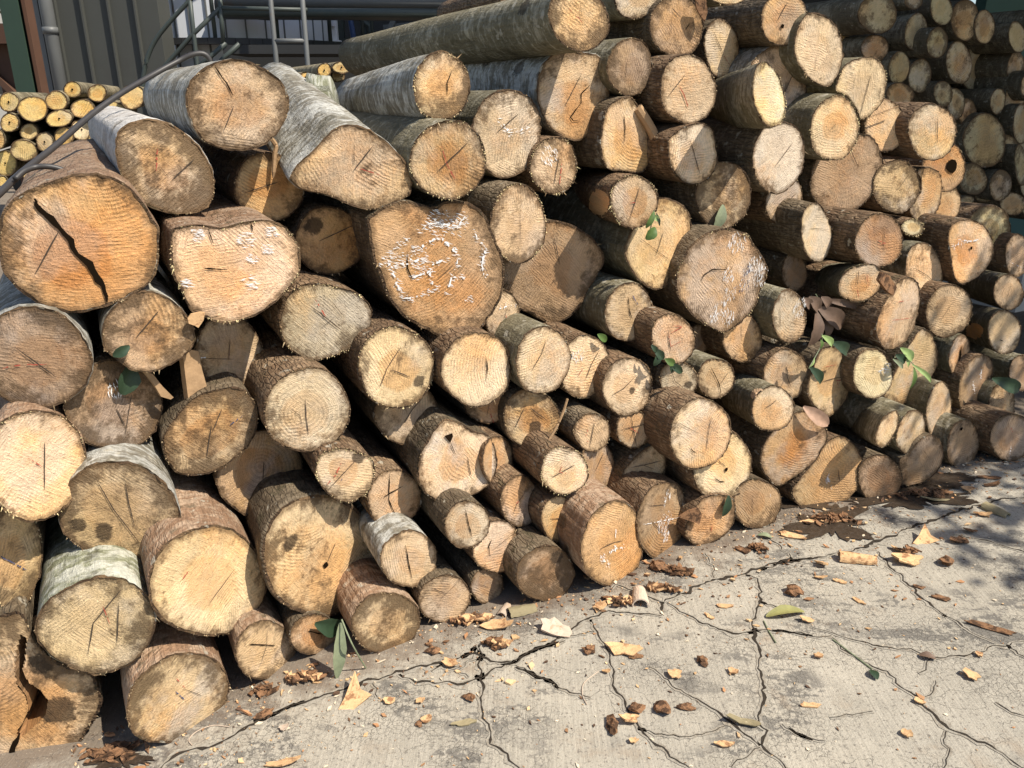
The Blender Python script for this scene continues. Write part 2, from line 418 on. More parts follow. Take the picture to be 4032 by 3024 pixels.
    for it in (marks.split(';') if marks and marks != '-' else []):
        k, p = it.split(':')
        if k in ('h', 's', 'cb', 'bb'):
            x, y, r_ = map(float, p.split(',')); q = hit_plane(ray(*tile(t, x, y)), C, n) - C
            sc_px = (q + C - CAM).length / F * S * 1.0
            if k == 's': stains.append((q.dot(ex), q.dot(ey), r_ * sc_px))
            else: items.append((k, [q], r_ * sc_px))
        else:
            P = [hit_plane(ray(*tile(t, *map(float, w.split(',')))), C, n) - C for w in p.split()]
            if k == 'hp' and len(P) > 6: holes.append([(q.dot(ex), q.dot(ey)) for q in P])
            items.append((k, P, 0))
    def addv(p, u):
        x, y = p.dot(ex), p.dot(ey); z = dz(x, y)
        V.append(p + n * (z * min(1, 3 * (1 - u_len(u)) + .25)))
        U1.append(u); U2.append((x * ck - y * sk, x * sk + y * ck))
        st.append(max([math.exp(-((x - a) ** 2 + (y - b) ** 2) / (r_ * r_)) for a, b, r_ in stains] + [0]))
    def u_len(u): return math.hypot(*u)
    addv(pith, (0, 0)); Fc = []
    for j in range(1, ringn + 1):
        r_ = (j / ringn)
        for i in range(N):
            a = 2 * math.pi * i / N; addv(pith.lerp(inner[i], r_), (r_ * math.cos(a), r_ * math.sin(a)))
    for i in range(N): Fc.append((0, 1 + i, 1 + (i + 1) % N))
    for j in range(ringn - 1):
        for i in range(N):
            i2 = (i + 1) % N; Fc.append((1 + j * N + i, 1 + (j + 1) * N + i, 1 + (j + 1) * N + i2, 1 + j * N + i2))
    if holes:
        keep = []
        for f in Fc:
            c_ = sum((V[k] for k in f), Vector()) / len(f)
            if not any(inpoly(c_.dot(ex), c_.dot(ey), h) for h in holes): keep.append(f)
        Fc = keep
    if not ccw: Fc = [f[::-1] for f in Fc]
    midx = [0] * len(Fc)
    tints = [TINT[tint]] * len(V)
    q_ = R.uniform(.93, 1.07); jt = (q_ * R.uniform(.99, 1.03), q_, q_ * R.uniform(.92, 1.08)); tints = [tuple(a * b for a, b in zip(TINT[tint], jt))] * len(V)
    def quad(P, m, col=None):
        b = len(V)
        for p in P: V.append(p); U1.append((.5, 0)); U2.append((p.dot(ex), p.dot(ey))); st.append(0); tints.append(col or TINT[tint])
        Fc.append(tuple(range(b, b + len(P)))); midx.append(m)
    def lift(x, y, e): return ex * x + ey * y + n * (max(dz(x, y), 0) * .4 + dz(x, y) * .6 + e)
    def strip(P, m, w, jag=.25, e=.003, endw=.3, skip=0):
        pts2 = []
        for a, b in zip(P[:-1], P[1:]):
            k = max(2, int((b - a).length / (.012 if not skip else .006)))
            for i in range(k): pts2.append(a.lerp(b, i / k))
        pts2.append(P[-1]); xy = [(p.dot(ex), p.dot(ey)) for p in pts2]; L_ = []
        for i, (x, y) in enumerate(xy):
            x0, y0 = xy[max(i - 1, 0)]; x1, y1 = xy[min(i + 1, len(xy) - 1)]; l = math.hypot(x1 - x0, y1 - y0) or 1
            tx, ty = (y0 - y1) / l, (x1 - x0) / l; f = i / max(1, len(xy) - 1); ww = w / 2 * (endw + (1 - endw) * min(1, 5 * min(f, 1 - f))) * R.uniform(1 - jag, 1 + jag)
            o_ = R.uniform(-1, 1) * w * jag * .6
            L_.append((lift(x + tx * (ww + o_), y + ty * (ww + o_), e), lift(x - tx * (ww - o_), y - ty * (ww - o_), e)))
        for i in range(len(L_) - 1):
            if skip and R.random() < skip: continue
            quad((L_[i][0], L_[i][1], L_[i + 1][1], L_[i + 1][0]), m)
    def specks(x, y, r_, m, cnt, e=.003):
        for _ in range(cnt):
            a = R.uniform(0, 6.28); q = r_ * math.sqrt(R.random()); l = R.uniform(.0020, .0105); w = R.uniform(.0004, .0013); th = -kang + R.gauss(0, .2)
            cx_, cy_ = x + q * math.cos(a), y + q * math.sin(a); dx, dy = math.cos(th) * l, math.sin(th) * l; nx_, ny_ = -math.sin(th) * w, math.cos(th) * w
            quad([lift(cx_ + sx_ * dx + sy_ * nx_, cy_ + sx_ * dy + sy_ * ny_, e) for sx_, sy_ in ((-1, R.uniform(-.4, .4)), (0, -1), (1, R.uniform(-.4, .4)), (.1, 1))], m)
    MI = dict(k=1, r=2, b=3, c=4, x=5)
    for k, P, r_ in items:
        if k in ('k', 'k1', 'x3'): strip(P, 1 if k[0] == 'k' else 5, .0024 if k == 'k' else .0013 if k == 'k1' else .0031, .45 if k[0] == 'x' else .25)
        elif k in ('r', 'r1', 'b'): strip(P, MI[k[0]], .0028 if k != 'r1' else .0020, .5, skip=.25)
        elif k in ('c', 'c1'):
            strip(P, 4, .0050 if k == 'c' else .0028, .7, skip=.5)
            if k == 'c':
                for a, b in zip(P[:-1], P[1:]):
                    for f in (0, .33, .66, 1): q = a.lerp(b, f); specks(q.dot(ex), q.dot(ey), .012, 4, 3)
        elif k == 'x': strip(P, 5, .0125, .35, .0035)
        elif k == 'x6': strip(P, 5, .010, .6, .0035)
        elif k == 'cb' : specks(P[0].dot(ex), P[0].dot(ey), r_, 4, int(20 + r_ * r_ * 30000))
        elif k == 'bb': specks(P[0].dot(ex), P[0].dot(ey), r_, 3, int(20 + r_ * r_ * 14000)); specks(P[0].dot(ex), P[0].dot(ey), r_, 4, 12)
        elif k == 'h':
            x, y = P[0].dot(ex), P[0].dot(ey); g = [2 * math.pi * i / 11 for i in range(11)]; w = [R.uniform(.75, 1.2) for _ in g]
            quad([lift(x + r_ * w[i] * math.cos(a), y + r_ * w[i] * math.sin(a), .004) for i, a in enumerate(g)], 5)
        elif k == 'hp':
            if len(P) <= 6: quad([lift(q.dot(ex), q.dot(ey), .004) for q in P], 5)
            else:
                d = .16; m_ = sum((q for q in P), Vector()) / len(P)
                for i in range(len(P)):
                    a, b = P[i - 1], P[i]; a2 = a.lerp(m_, -.12); b2 = b.lerp(m_, -.12); quad([a2 - n * .003, b2 - n * .003, b.lerp(m_, .25) - n * d, a.lerp(m_, .25) - n * d], 0, TINT['brown'])
                quad([q.lerp(m_, .2) - n * d for q in P], 5)
    # loose fibres and crumbs left by the saw round the rim
    if N > 40:
        cnt = 260 if 'ragged' in opts else 60
        for _ in range(cnt):
            i = R.randrange(N)
            if noise.noise(Vector((i * .16, seed * 1.3, 4.))) < R.uniform(-.3, .5): continue
            p = inner[i].lerp(inner[(i + 1) % N], R.random()).lerp(out[i], R.uniform(-.5 if 'ragged' in opts else -.1, 1.05)); d = (out[i].normalized() * R.uniform(-.2, 1) + n * R.uniform(.0, .7) + Vector((0, 0, -.5)) + ex * R.uniform(-.8, .8)).normalized()
            l = R.uniform(.002, .0065) if R.random() < .97 else R.uniform(.010, .020); w = R.uniform(.0008, .0022); s = d.cross(n).normalized() * w
            c_ = TINT['yellow'] if ('ragged' in opts and R.random() < .55) else TINT[R.choice(['cream', 'tan', 'brown', 'tan'])]; q_ = R.uniform(.35, .95) if 'ragged' in opts else R.uniform(.25, .7)
            p = p + n * R.uniform(.000, .003); quad((p - s, p + s, p + d * l), 6, tuple(x * q_ for x in c_))
    o = mesh_obj('cut_face', V, Fc, MARKS, body, (0, 0, 0), midx)
    me = o.data
    cattr(me, 'tint', tints); fattr(me, 'dirt', [dirt] * len(V)); fattr(me, 'rings', [.20 if 'rings' in opts else R.choice([.03, .05, .09])] * len(V)); fattr(me, 'stain', st)
    uvset(me, 'face', U1); uvset(me, 'kerf', U2)
    # ---- peeled patch or knot scar on the bark
    for key, nm, c_ in (('peel', 'peeled_patch', TINT['peach']), ('knot', 'knot_scar', TINT['orange'])):
        if key in opts:
            x, y, a, b = map(float, opts[key].split(','))
            bv = BVHTree.FromPolygons([v.co + C for v in body.data.vertices], [list(p.vertices) for p in body.data.polygons])
            Vp = []; Fp = []
            K = 20
            for j in range(5):
                for i in range(K):
                    th = 2 * math.pi * i / K; w = (j / 4) * (1 + .16 * noise.noise(Vector((math.cos(th) * 1.5, math.sin(th) * 1.5, seed)))) 
                    r0 = ray(*tile(t, x + a * w * math.cos(th), y + b * w * math.sin(th))).normalized(); h = bv.ray_cast(CAM, r0)
                    if h[0] is None: h = (C + CAM * 0, n, 0, 0)
                    Vp.append(h[0] + (-r0) * (.006 if j < 4 else .001) - C)
            for j in range(4):
                for i in range(K): i2 = (i + 1) % K; Fp.append((j * K + i, j * K + i2, (j + 1) * K + i2, (j + 1) * K + i))
            po = mesh_obj(nm, Vp, Fp, M_CUT, body, (0, 0, 0)); me = po.data
            cattr(me, 'tint', [c_] * len(Vp)); fattr(me, 'dirt', [.2] * len(Vp)); fattr(me, 'rings', [0.] * len(Vp)); fattr(me, 'stain', [0.] * len(Vp))
            uvset(me, 'face', [(.4, .1)] * len(Vp)); uvset(me, 'kerf', [(v.dot(ex), v.dot(ey)) for v in Vp])
    return body, C, n, ex, ey, rad

# ---- data traced from the photograph: one row per log
LOGS = """
1|A1|1717,762,362,332,5|-.02|tan|.55|silver|far=1290,725 L=1.0|x3:1560,480 1640,600 1690,690;k:1695,770 1625,945|thick silver barked log on top at left, just above the egg shaped end
2|A1|p 870,950 1000,880 1180,880 1340,970 1460,1090 1545,1270 1540,1430 1470,1520 1300,1545 1120,1510 960,1400 870,1230 845,1080|0|tan|.8|white|-|k:1410,1150 1240,1310;r:1140,1080 1130,1240;k1:1150,1200 1220,1280|egg shaped dirty log end with whitish bark rim, above the big cracked log
3|A2|p 5,300 10,150 60,20 160,-60 260,-110 420,-165 620,-210 800,-185 960,-85 1080,85 1140,200 1150,330 1130,480 1060,590 900,690 790,730 640,780 500,780 300,730 130,600 30,480|-.06|orange|.3|pink|-|x:255,-35 260,5 370,110 440,175 510,270 560,370 650,440 700,520 740,600 785,712;k:425,200 255,510|largest orange log at the left, split by one long black crack
4|A1|1950,1360,248,252,0|.15|tan|.4|brown|-|k:1770,1400 2020,1320;k1:1930,1320 1955,1400|round log with loose torn bark, tucked left of the bent silver log
5|B1|p 272,1290 330,1190 440,1090 560,960 680,912 820,935 930,1010 1040,1110 1120,1220 1140,1330 1110,1420 1000,1470 880,1515 740,1500 600,1440 480,1400 350,1370|-.05|tan|.35|silver|far=190,690 L=1.1|k:860,1060 720,1240;k1:725,1050 725,1200;r1:740,1215 950,1280|bent silver log with a pointed teardrop end and a side stub
6|B1|1360,625,205,248,-5|-.02|cream|.6|silver|far=730,735 L=1.0 ragged=1|x3:1435,510 1400,600 1400,680|log with ragged yellow rimmed end lying on top in the middle
7|B1|1410,1160,270,287,0|-.02|tan|.35|olive|ragged=1|k:1555,1030 1320,1255;r:1360,1060 1395,1180 1465,1315|log with a black line crossed by red, under the ragged yellow rimmed one
8|B1|1832,965,242,324,4|.06|cream|.35|olive|-|k:1915,825 1755,965;c:1790,870 1850,960 1995,930|tall cream log end with a thin white chalk angle
9|C1|p 215,640 240,500 330,400 430,372 560,385 680,430 725,560 738,680 715,800 670,910 570,990 480,1015 370,970 280,880 225,760|.03|tan|.45|silver|far=-500,600 L=1.0|x3:600,610 530,680 530,740 450,850 470,875 520,880;k:530,540 410,770|broad log with a hook shaped crack and smooth silver bark
10|C1|p 300,60 310,180 380,300 490,365 600,360 700,280 735,190 715,80 640,-40 500,-110 360,-60|-.05|cream|.6|olive|far=-1080,425 L=1.7|r1:440,60 540,165;k1:525,30 530,120|long olive barked log stretched across the very top of the stack
11|B1|1930,-40,150,120,0|.35|brown|.4|brown|far=1440,85 L=.9|-|brown barked log behind the long top log, cut by the photo edge
12|C1|930,-10,158,148,0|.12|cream|.4|olive|-|-|cream log end half out of the photo, right of the long olive log
13|C1|1225,185,198,218,0|.08|orange|.5|dark|-|k:1190,60 1250,125;x3:1320,165 1285,215;k1:1190,100 1180,250|log with a two toned orange end and blackened bottom rim near the top edge
14|C1|885,487,160,213,0|.06|brown|.6|olive|-|k1:860,430 850,560|small brown mouldy log end right of the hook cracked log
15|C1|1307,647,201,252,0|0|cream|.2|brown|-|k:1280,545 1160,700;r:1240,620 1275,690 1310,790|clearly ringed log end with red and black lines, right of the mouldy brown one
16|C1|1550,352,122,220,-4|.2|tan|.35|dark|-|k:1490,230 1560,400;r1:1560,400 1610,480|narrow oval log end deep in the stack, struck by a sliver of sun
17|D1|470,130,165,203,3|.04|tan|.2|dark|-|k:490,20 420,150;k1:400,95 560,105;h:455,190,14|pale log end with a small dark knot at the top edge, brown bark behind
18|C1|1600,-50,140,88,0|.02|cream|.2|olive|-|-|log at the top edge showing only the lower rim of its sunlit end
19|D1|p 545,330 570,210 630,110 720,98 830,170 880,270 897,400 860,540 790,620 700,600 620,530 560,430|-.03|cream|.2|olive|-|k1:700,400 690,530|bright oblong log end with wavy saw cuts against the dark rear stack
20|D1|420,612,218,272,0|.14|tan|.4|silver|-|k:535,530 460,690|large dull log end half hidden behind the bright pale log that sticks out
21|D1|358,690,115,232,-9|-.16|yellow|.1|olive|far=-110,800 L=.8 ragged=1|-|bright yellow white oval log end sticking far out of the stack
22|D1|430,1137,190,258,4|0|grey|.15|dark|-|k:525,1040 400,1210|pale grey log end with sweeping curved saw lines and a slanting pen stroke
23|D1|p 850,620 900,490 1000,430 1110,415 1190,480 1212,600 1180,740 1100,830 1030,862 1000,800 930,700 850,655|.05|cream|.15|olive|ragged=1|k:1100,535 1015,850;k1:985,545 965,660|fluted cream log end with two long pen lines, on the right shoulder
24|D1|837,931,173,238,4|-.05|cream|.15|olive|ragged=1|k1:850,890 790,960|oval log end with curling saw ridges and mossy olive bark at the upper right
25|D1|1205,912,150,190,0|.08|cream|.2|brown|-|k1:1300,770 1090,850|smooth cream log end left of the ringed log on the right shoulder
26|D1|1545,957,170,208,0|-.02|cream|.2|brown|-|k:1580,850 1580,1035|log end with fine rings and one upright pen stroke, rightmost on the shoulder
27|D1|p 1000,975 1110,1000 1170,1120 1182,1250 1110,1400 1000,1510 870,1555 760,1520 680,1420 665,1290 720,1130 850,1010|.12|brown|.3|dark|-|k:945,1070 1000,1200|large plain brown log end with feathered saw arcs on the upper right
28|D1|1285,1352,173,188,0|.08|tan|.6|brown|-|k1:1370,1270 1300,1370|weathered round log end right of the large feathered brown one
29|D1|p 1440,1240 1520,1215 1600,1260 1617,1360 1590,1500 1520,1590 1430,1600 1380,1510 1410,1450 1460,1400 1465,1300|.1|tan|.4|brown|-|-|kidney shaped log end beside the orange knotted one
30|D1|1630,1212,155,182,0|.25|orange|.25|brown|-|h:1680,1210,38|orange log end with a brown hollow knot, at the back right
31|D1|1652,1470,105,130,0|.34|tan|.4|dark|-|k1:1640,1420 1690,1500|small shaded log end under the orange knotted one
32|C1|1562,1415,203,240,0|.08|tan|.75|dark|-|k1:1590,1280 1540,1420|speckled grey log end with a dry sage leaf lying on it
33|D1|470,1457,128,178,14|.12|tan|.3|brown|-|k:560,1395 430,1530;k1:400,1330 395,1420|small tilted log end with a slanting pen stroke, right of the speckled leafy one
34|C1|p 1170,1010 1250,940 1390,895 1480,940 1505,1050 1515,1180 1460,1290 1350,1335 1250,1300 1180,1190 1165,1080|.02|cream|.3|brown|-|k:1315,1010 1345,1100 1390,1265|squarish log end with horizontal saw grooves and a steep black crack
35|C1|p 890,710 940,770 1000,900 1050,1050 1030,1160 960,1250 850,1240 730,1220 680,1100 680,960 720,790 800,720|.1|cream|.25|dark|-|x3:835,830 845,930 840,1030|arched gothic shaped log end with an upright crack, near the upper middle
36|C1|332,1202,167,211,0|.06|tan|.55|brown|ragged=1|k:370,1130 330,1340;k:320,1170 385,1155;r:390,1170 370,1350;cb:300,1130,70|small log end with a white paint smudge above black and red strokes
37|C1|914,1462,170,196,0|-.05|tan|.4|brown|peel=660,1480,75,110 far=330,1350 ragged=1|k:955,1350 880,1600;r1:880,1475 950,1465|log with greenish end and a patch of peeled bark beside it
38|C2|p 870,270 960,80 1050,-30 1180,-25 1280,30 1322,130 1310,280 1240,420 1180,550 1100,622 1010,600 920,520 860,400 850,320|.08|tan|.35|olive|-|k:1125,210 1070,375;k1:930,235 1180,420|heart shaped brown log end under the green leaf sprig
39|B2|1915,150,200,287,3|.02|tan|.45|dark|ragged=1|k1:1925,40 1930,290|tall log end with mossy yellow crumbs, touching the big chalked one
40|C2|p 270,138 420,150 560,220 650,310 690,412 620,560 530,720 470,800 330,867 180,800 60,740 -40,600 -40,430 80,260|.2|brown|.4|dark|-|k:335,250 375,440|broad flat brown log end in shade, with a pointed right corner
41|B2|p 845,200 850,110 980,20 1100,-5 1230,20 1310,35 1400,-5 1540,0 1640,60 1700,150 1750,290 1800,400 1802,560 1770,700 1700,830 1600,940 1440,987 1280,920 1130,840 1000,700 920,520 865,340|-.12|orangebrown|.3|dark|-|c:1215,190 1260,150 1330,140 1480,170 1530,90;c:1050,290 1115,260;c:990,370 940,440 1100,440 1240,390;c:1150,330 1190,330 1340,240;c:1350,250 1470,360 1470,470;c:1600,220 1680,330 1650,430 1665,520;c:1130,540 1280,490;c:1290,450 1390,400;c:1000,490 1040,600 1080,660;c:1200,660 1270,640 1340,620;c:1400,640 1430,540 1530,530;c:1270,480 1290,590;c:1540,700 1590,690;c:1090,680 1150,690;cb:1350,140,100;cb:1200,410,80;cb:1480,160,80;cb:1040,400,80;k1:1440,450 1320,560;x3:1110,350 1110,470 1150,560|big heart shaped log end scribbled all over with white chalk
42|B2|1800,805,127,176,0|.12|tan|.4|brown|-|k1:1830,770 1810,840;r:1820,810 1840,860;c:1780,760 1880,735|small log end with a red scrawl, squeezed under the big chalked heart
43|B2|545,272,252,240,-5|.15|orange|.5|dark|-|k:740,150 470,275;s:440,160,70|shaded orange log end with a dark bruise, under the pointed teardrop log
44|A2|p 1250,230 1300,180 1450,160 1600,180 1800,135 1990,140 2090,200 2160,320 2172,480 2110,590 1960,740 1800,830 1620,862 1480,812 1380,770 1330,640 1260,520 1245,360|-.1|peach|.15|pink|ragged=1|cb:1430,230,45;cb:1790,265,55;cb:1970,210,40;cb:1940,330,40;cb:1830,400,35;cb:1820,570,55;cb:1360,580,35;x3:1510,190 1545,290;x3:1820,140 1835,200;x3:1470,470 1650,480|bright lumpy orange log end with dabs of white paint
45|B2|p 200,820 260,660 380,590 520,590 640,620 760,660 842,760 842,880 780,1000 640,1080 450,1140 330,1110 230,1010 190,900|.02|grey|.4|brown|ragged=1|k:420,750 635,920;k1:490,900 580,830;k1:570,720 655,825;r:445,700 520,820|greyish log end with crossed pen lines and torn white bark at upper right
46|A2|p 760,1050 748,900 830,750 960,660 1080,643 1220,690 1330,790 1400,900 1407,1010 1340,1100 1240,1170 1090,1222 950,1200 850,1130 790,1080|.0|tan|.6|silver|-|k:1155,775 985,975;k1:1020,930 1080,940|log end half in shadow, silver bark at left, below the long cracked one
47|A2|1660,1085,245,268,0|.2|tan|.4|dark|-|k:1665,985 1655,1135;k1:1465,1125 1690,1130;c1:1435,1125 1505,1120|shaded log end with a thin crack cross, under the lumpy orange one
48|A2|255,1122,400,365,4|.04|brown|.45|silver|-|k:110,1040 410,1260;r:20,1195 150,1170 345,1165|broad log end at the left edge under the cracked log, with a black diagonal
49|A3|255,607,370,393,0|-.12|peach|.2|pink|ragged=1|k:320,440 315,790;r1:180,545 300,620|sunlit orange log end at the left edge with beaded yellow sap rim
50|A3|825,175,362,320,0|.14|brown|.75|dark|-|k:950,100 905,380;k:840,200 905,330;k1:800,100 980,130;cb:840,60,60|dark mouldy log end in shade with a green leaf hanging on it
51|A3|p 1195,390 1290,250 1400,130 1560,70 1740,55 1840,150 1862,300 1820,440 1720,540 1600,630 1480,672 1310,670 1220,580 1188,470|.06|tan|.75|dark|-|k:1610,200 1540,370;k:1535,320 1500,545;b:1760,250 1650,330|blotchy log end below the loose plank, with two black strokes in line
52|B3|385,212,304,309,0|-.03|grey|.35|brown|rings=1|k:370,130 375,260 390,390;k1:260,195 330,250 350,330|grey log end with distinct rings and an upright black crack, left of centre
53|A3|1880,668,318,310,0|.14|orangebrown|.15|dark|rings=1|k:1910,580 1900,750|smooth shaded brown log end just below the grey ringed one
54|A3|865,950,432,360,4|-.02|tan|.65|silver|-|k:695,700 830,930 1010,1165;k:910,730 940,900 980,1050;s:570,1040,60;s:750,1090,70|wide stained log end with two long cracks and a brown blot, lower left
55|A3|80,1270,232,372,0|.06|tan|.5|dark|ragged=1|b:0,1270 90,1320 190,1370|log end cut by the left edge with ragged lit lower half
56|A4|1507,306,414,400,0|-.1|cream|.2|pink|-|k:1700,210 1510,470;r:1380,200 1310,300|large pale log end with pinkish bark, right of the green barked one
57|A4|p 257,640 330,470 460,370 640,290 800,275 960,320 1080,450 1127,570 1080,740 980,870 800,960 640,972 460,900 330,800|-.06|cream|.45|green|-|k:880,360 780,480 680,600 660,720 640,830;k:865,450 850,750;r1:750,480 800,610|oval log end with pale green bark above it and a bent crack, lower left
58|A4|p 925,1260 940,1130 1000,1010 1130,900 1250,840 1420,828 1560,880 1640,980 1652,1120 1600,1230 1500,1340 1350,1440 1150,1472 1020,1440 945,1360|-.02|tan|.5|pink|g=1|k1:1330,1080 1470,1135;r1:1270,1000 1340,1075;b:1270,1100 1340,1160|lowest log at front left resting on the concrete, black streaked bark beside it
59|A4|p 130,540 250,740 420,900 640,962 705,1080 735,1180 680,1310 620,1390 560,1500 420,1640 350,1720 100,1800 -300,1800 -380,1200 -250,700|.0|tan|.6|dark|-|hp:150,690 195,720 185,850 165,960 215,1040 295,1090 350,1170 330,1280 260,1350 195,1405 140,1450 115,1410 165,1330 205,1240 190,1140 130,1060 105,950 120,820;x6:150,1400 95,1500 110,1660;s:420,1250,120;s:300,900,80|rotten hollow log in the bottom left corner
60|A4|1922,805,213,213,0|-.02|tan|.55|pink|g=1|x3:1800,760 1900,763 1990,768;k1:1935,650 1930,770 1880,920|small ground log end with a cross shaped crack, below the large pale one
61|B4|430,690,168,152,0|.12|tan|.55|dark|g=1|x3:385,660 510,690|shaded little log end near the ground, behind the sage leaf
62|B3|490,1270,425,437,0|-.04|cream|.5|dark|-|h:515,1335,24;k:590,1170 525,1320;s:270,1170,70|huge round log end with a small drilled looking pith hole, low in the pile
63|B3|p 448,650 480,545 600,487 740,510 850,565 870,680 830,800 700,877 580,850 480,745|-.02|cream|.35|brown|ragged=1|r:630,590 590,680 515,765;k:730,580 540,780;b:645,690 610,750;s:760,550,60|log end with parallel red and black strokes and bark flakes on its rim
64|B3|1017,852,192,207,0|.08|tan|.2|brown|-|x3:980,670 975,860 1020,970;x3:935,840 1080,760|tan log end split by a long forked crack, left of the wedge scarred one
65|B3|1125,1290,210,201,0|0|tan|.2|silver|-|x3:1095,1190 1120,1320 1140,1430|smooth tan log end with one upright crack, right of the huge pith holed one
66|B4|955,600,250,214,-8|-.02|tan|.8|pink|g=1|k1:790,620 910,610;k1:985,620 985,670|ground log with crumbling rusty brown end, right of the sage leaf
67|B4|1382,432,193,170,-12|.05|tan|.4|dark|g=1|k:1285,350 1400,395;k1:1480,305 1340,440|ground log end with faint crossed pen lines, right of the rusty crumbling one
68|B4|1690,335,120,125,0|.18|brown|.4|dark|g=1|k1:1630,320 1705,350|small dark log end on the ground deep under the stack
69|B3|1103,228,232,228,-10|.14|tan|.45|dark|-|k:1225,120 1150,200 1080,310;k1:1090,170 1110,240|dull tan log end below the half sunlit yellow rimmed one
70|B2|1030,1190,268,300,0|-.02|cream|.4|brown|ragged=1|k:1065,1040 960,1200 910,1330;k:1000,1210 1130,1260;s:1200,1290,55|log end half sunlit with yellow left rim, below the big chalked heart
71|B2|1612,1205,246,272,0|-.02|cream|.2|brown|-|x3:1680,1115 1690,1200 1680,1280|cream log end with a vertical crack, shaded on its left third
72|B2|1700,1442,170,158,0|.12|orangebrown|.4|dark|-|r:1710,1480 1720,1540 1740,1590;k1:1705,1460 1690,1540|shaded brown log end with a red stroke beneath the cream cracked one
73|C2|253,1140,193,250,12|-.03|cream|.25|olive|-|k:270,1000 240,1090 170,1210|cream log end with wavy ridges and a curved pen stroke, mid pile
74|C2|560,1188,185,226,14|.05|cream|.35|brown|-|cb:505,1100,60;k:655,1065 600,1170 560,1280;r1:540,1200 500,1260;cb:710,1155,30|log end with one white chalk splash, right of the wavy ridged cream one
75|C2|878,792,173,214,0|-.02|tan|.4|olive|-|x3:870,680 875,770 895,840;b:890,650 940,740|olive barked log end with a short upright crack, under the heart shaped brown end
76|C2|1197,985,156,186,-14|-.04|peach|.3|brown|-|k:1160,920 1165,1000 1180,1080;r:1190,890 1270,890 1180,940;r1:1160,930 1180,1040 1250,1000|bright peach log end with a red loop, green leaves at its foot
77|C2|p 1228,520 1260,430 1350,290 1480,210 1590,188 1730,230 1800,330 1872,450 1872,540 1830,640 1790,750 1700,850 1620,912 1540,932 1420,870 1300,760 1230,640|-.08|orangebrown|.35|dark|ragged=1|cb:1660,290,70;cb:1800,440,60;cb:1600,520,55;cb:1830,530,70;bb:1700,580,60;cb:1610,650,55;cb:1540,760,55;cb:1590,830,60;bb:1740,480,40;cb:1490,830,35;x3:1400,560 1420,520 1480,480 1580,480 1590,430;k1:1640,440 1550,570|large round log end flecked with chalk and bluish mould, right of centre
78|C2|1700,975,143,180,0|.08|orange|.35|brown|-|k1:1690,880 1690,990|small orange brown log end hiding under the big flecked one
79|C2|1380,990,78,112,0|.2|brown|.3|dark|-|-|sliver of a brown log end between the peach one and the big flecked one
80|D2|507,822,123,190,0|0|grey|.4|olive|-|k:435,765 440,910;cb:580,760,70|pale grey log end with white chalk smear, beside the dry leaf clump
81|C2|865,1330,175,217,8|0|cream|.25|brown|-|k:925,1250 840,1340 755,1390;s:900,1360,30|cream log end with reddish bark and a slanting pen stroke, mid pile
82|C2|1237,1282,140,140,0|.05|grey|.45|dark|-|k:1190,1230 1210,1290 1270,1335;s:1310,1320,35|whitish log end with black spots, under the dark green leaves
83|C2|1510,1270,136,141,0|.0|tan|.35|olive|-|x3:1470,1190 1530,1310 1545,1390;k1:1540,1310 1600,1220|log end with a three way split and bark lit on top
84|D2|482,1245,163,186,0|.1|tan|.3|brown|-|k:485,1190 490,1260 520,1340|shaded tan log end with a short black stroke behind the log with peeled flap
85|D2|388,1492,153,165,0|-.06|cream|.2|olive|peel=285,1390,60,45 far=-150,1230 L=.8|k:410,1425 375,1460 325,1490|log with sunlit grey bark and a peeled orange flap, right of centre
86|C3|610,372,130,143,0|.02|tan|.3|dark|-|k:625,300 610,380 590,480;r:580,350 560,400;r1:560,430 590,440|small log end with a cream splinter on its left and red scribble
87|C3|911,348,124,141,0|.05|tan|.3|brown|-|k:890,250 905,340 930,470;k:820,350 1000,310;r:870,330 950,380;k1:915,340 880,440|small log end marked with a black and red star
88|C3|1395,383,220,254,6|-.06|cream|.15|brown|-|x3:1320,480 1335,505 1360,515;k:1470,260 1450,380 1435,500;k1:1230,300 1380,380|brightest round cream log end right of centre low in the pile, brown bark above
89|C3|1552,610,212,256,0|.03|cream|.2|brown|-|h:1580,640,15;k:1520,570 1575,620;x3:1495,700 1530,725 1570,732|pale log end half hidden by the brightest cream one, lower rim lit
90|D3|p 303,590 330,450 420,330 560,228 680,230 750,310 782,400 740,520 650,620 540,700 430,757 345,690|.03|orangebrown|.4|dark|-|k1:510,370 590,470|streaky orange brown log end with green moss at its upper right rim
91|D3|p 527,810 600,690 700,570 760,470 860,403 950,440 1020,530 1047,640 1010,760 920,870 800,920 680,942 580,895|-.03|tan|.25|brown|g=1|c:780,690 790,740;c1:800,740 815,785;k:860,640 870,720|slanting oval ground log end with a small chalk tick, behind the wet bark heap
92|D3|272,888,172,182,0|.06|brown|.4|dark|g=1|c1:365,800 370,840;k1:240,820 240,1000|dark round log end on the ground left of the chalk ticked oval
93|C3|408,650,173,174,0|-.05|cream|.2|brown|ragged=1|k:485,605 400,650 310,700;r:390,610 370,660 420,670|round log end with swirling ridges and thick crumbly yellow rim
94|C3|642,638,130,197,0|.1|brown|.4|dark|-|k:690,520 630,650|shaded brown log end behind the crumbly yellow rimmed swirl
95|C3|p 818,760 850,640 960,520 1060,460 1120,490 1147,600 1130,660 1080,730 980,800 880,830|.12|tan|.3|dark|-|k:890,625 1000,605 1110,575;k1:970,630 940,720;k1:960,600 1060,640|triangular tan log end in a dark gap left of the brightest cream one
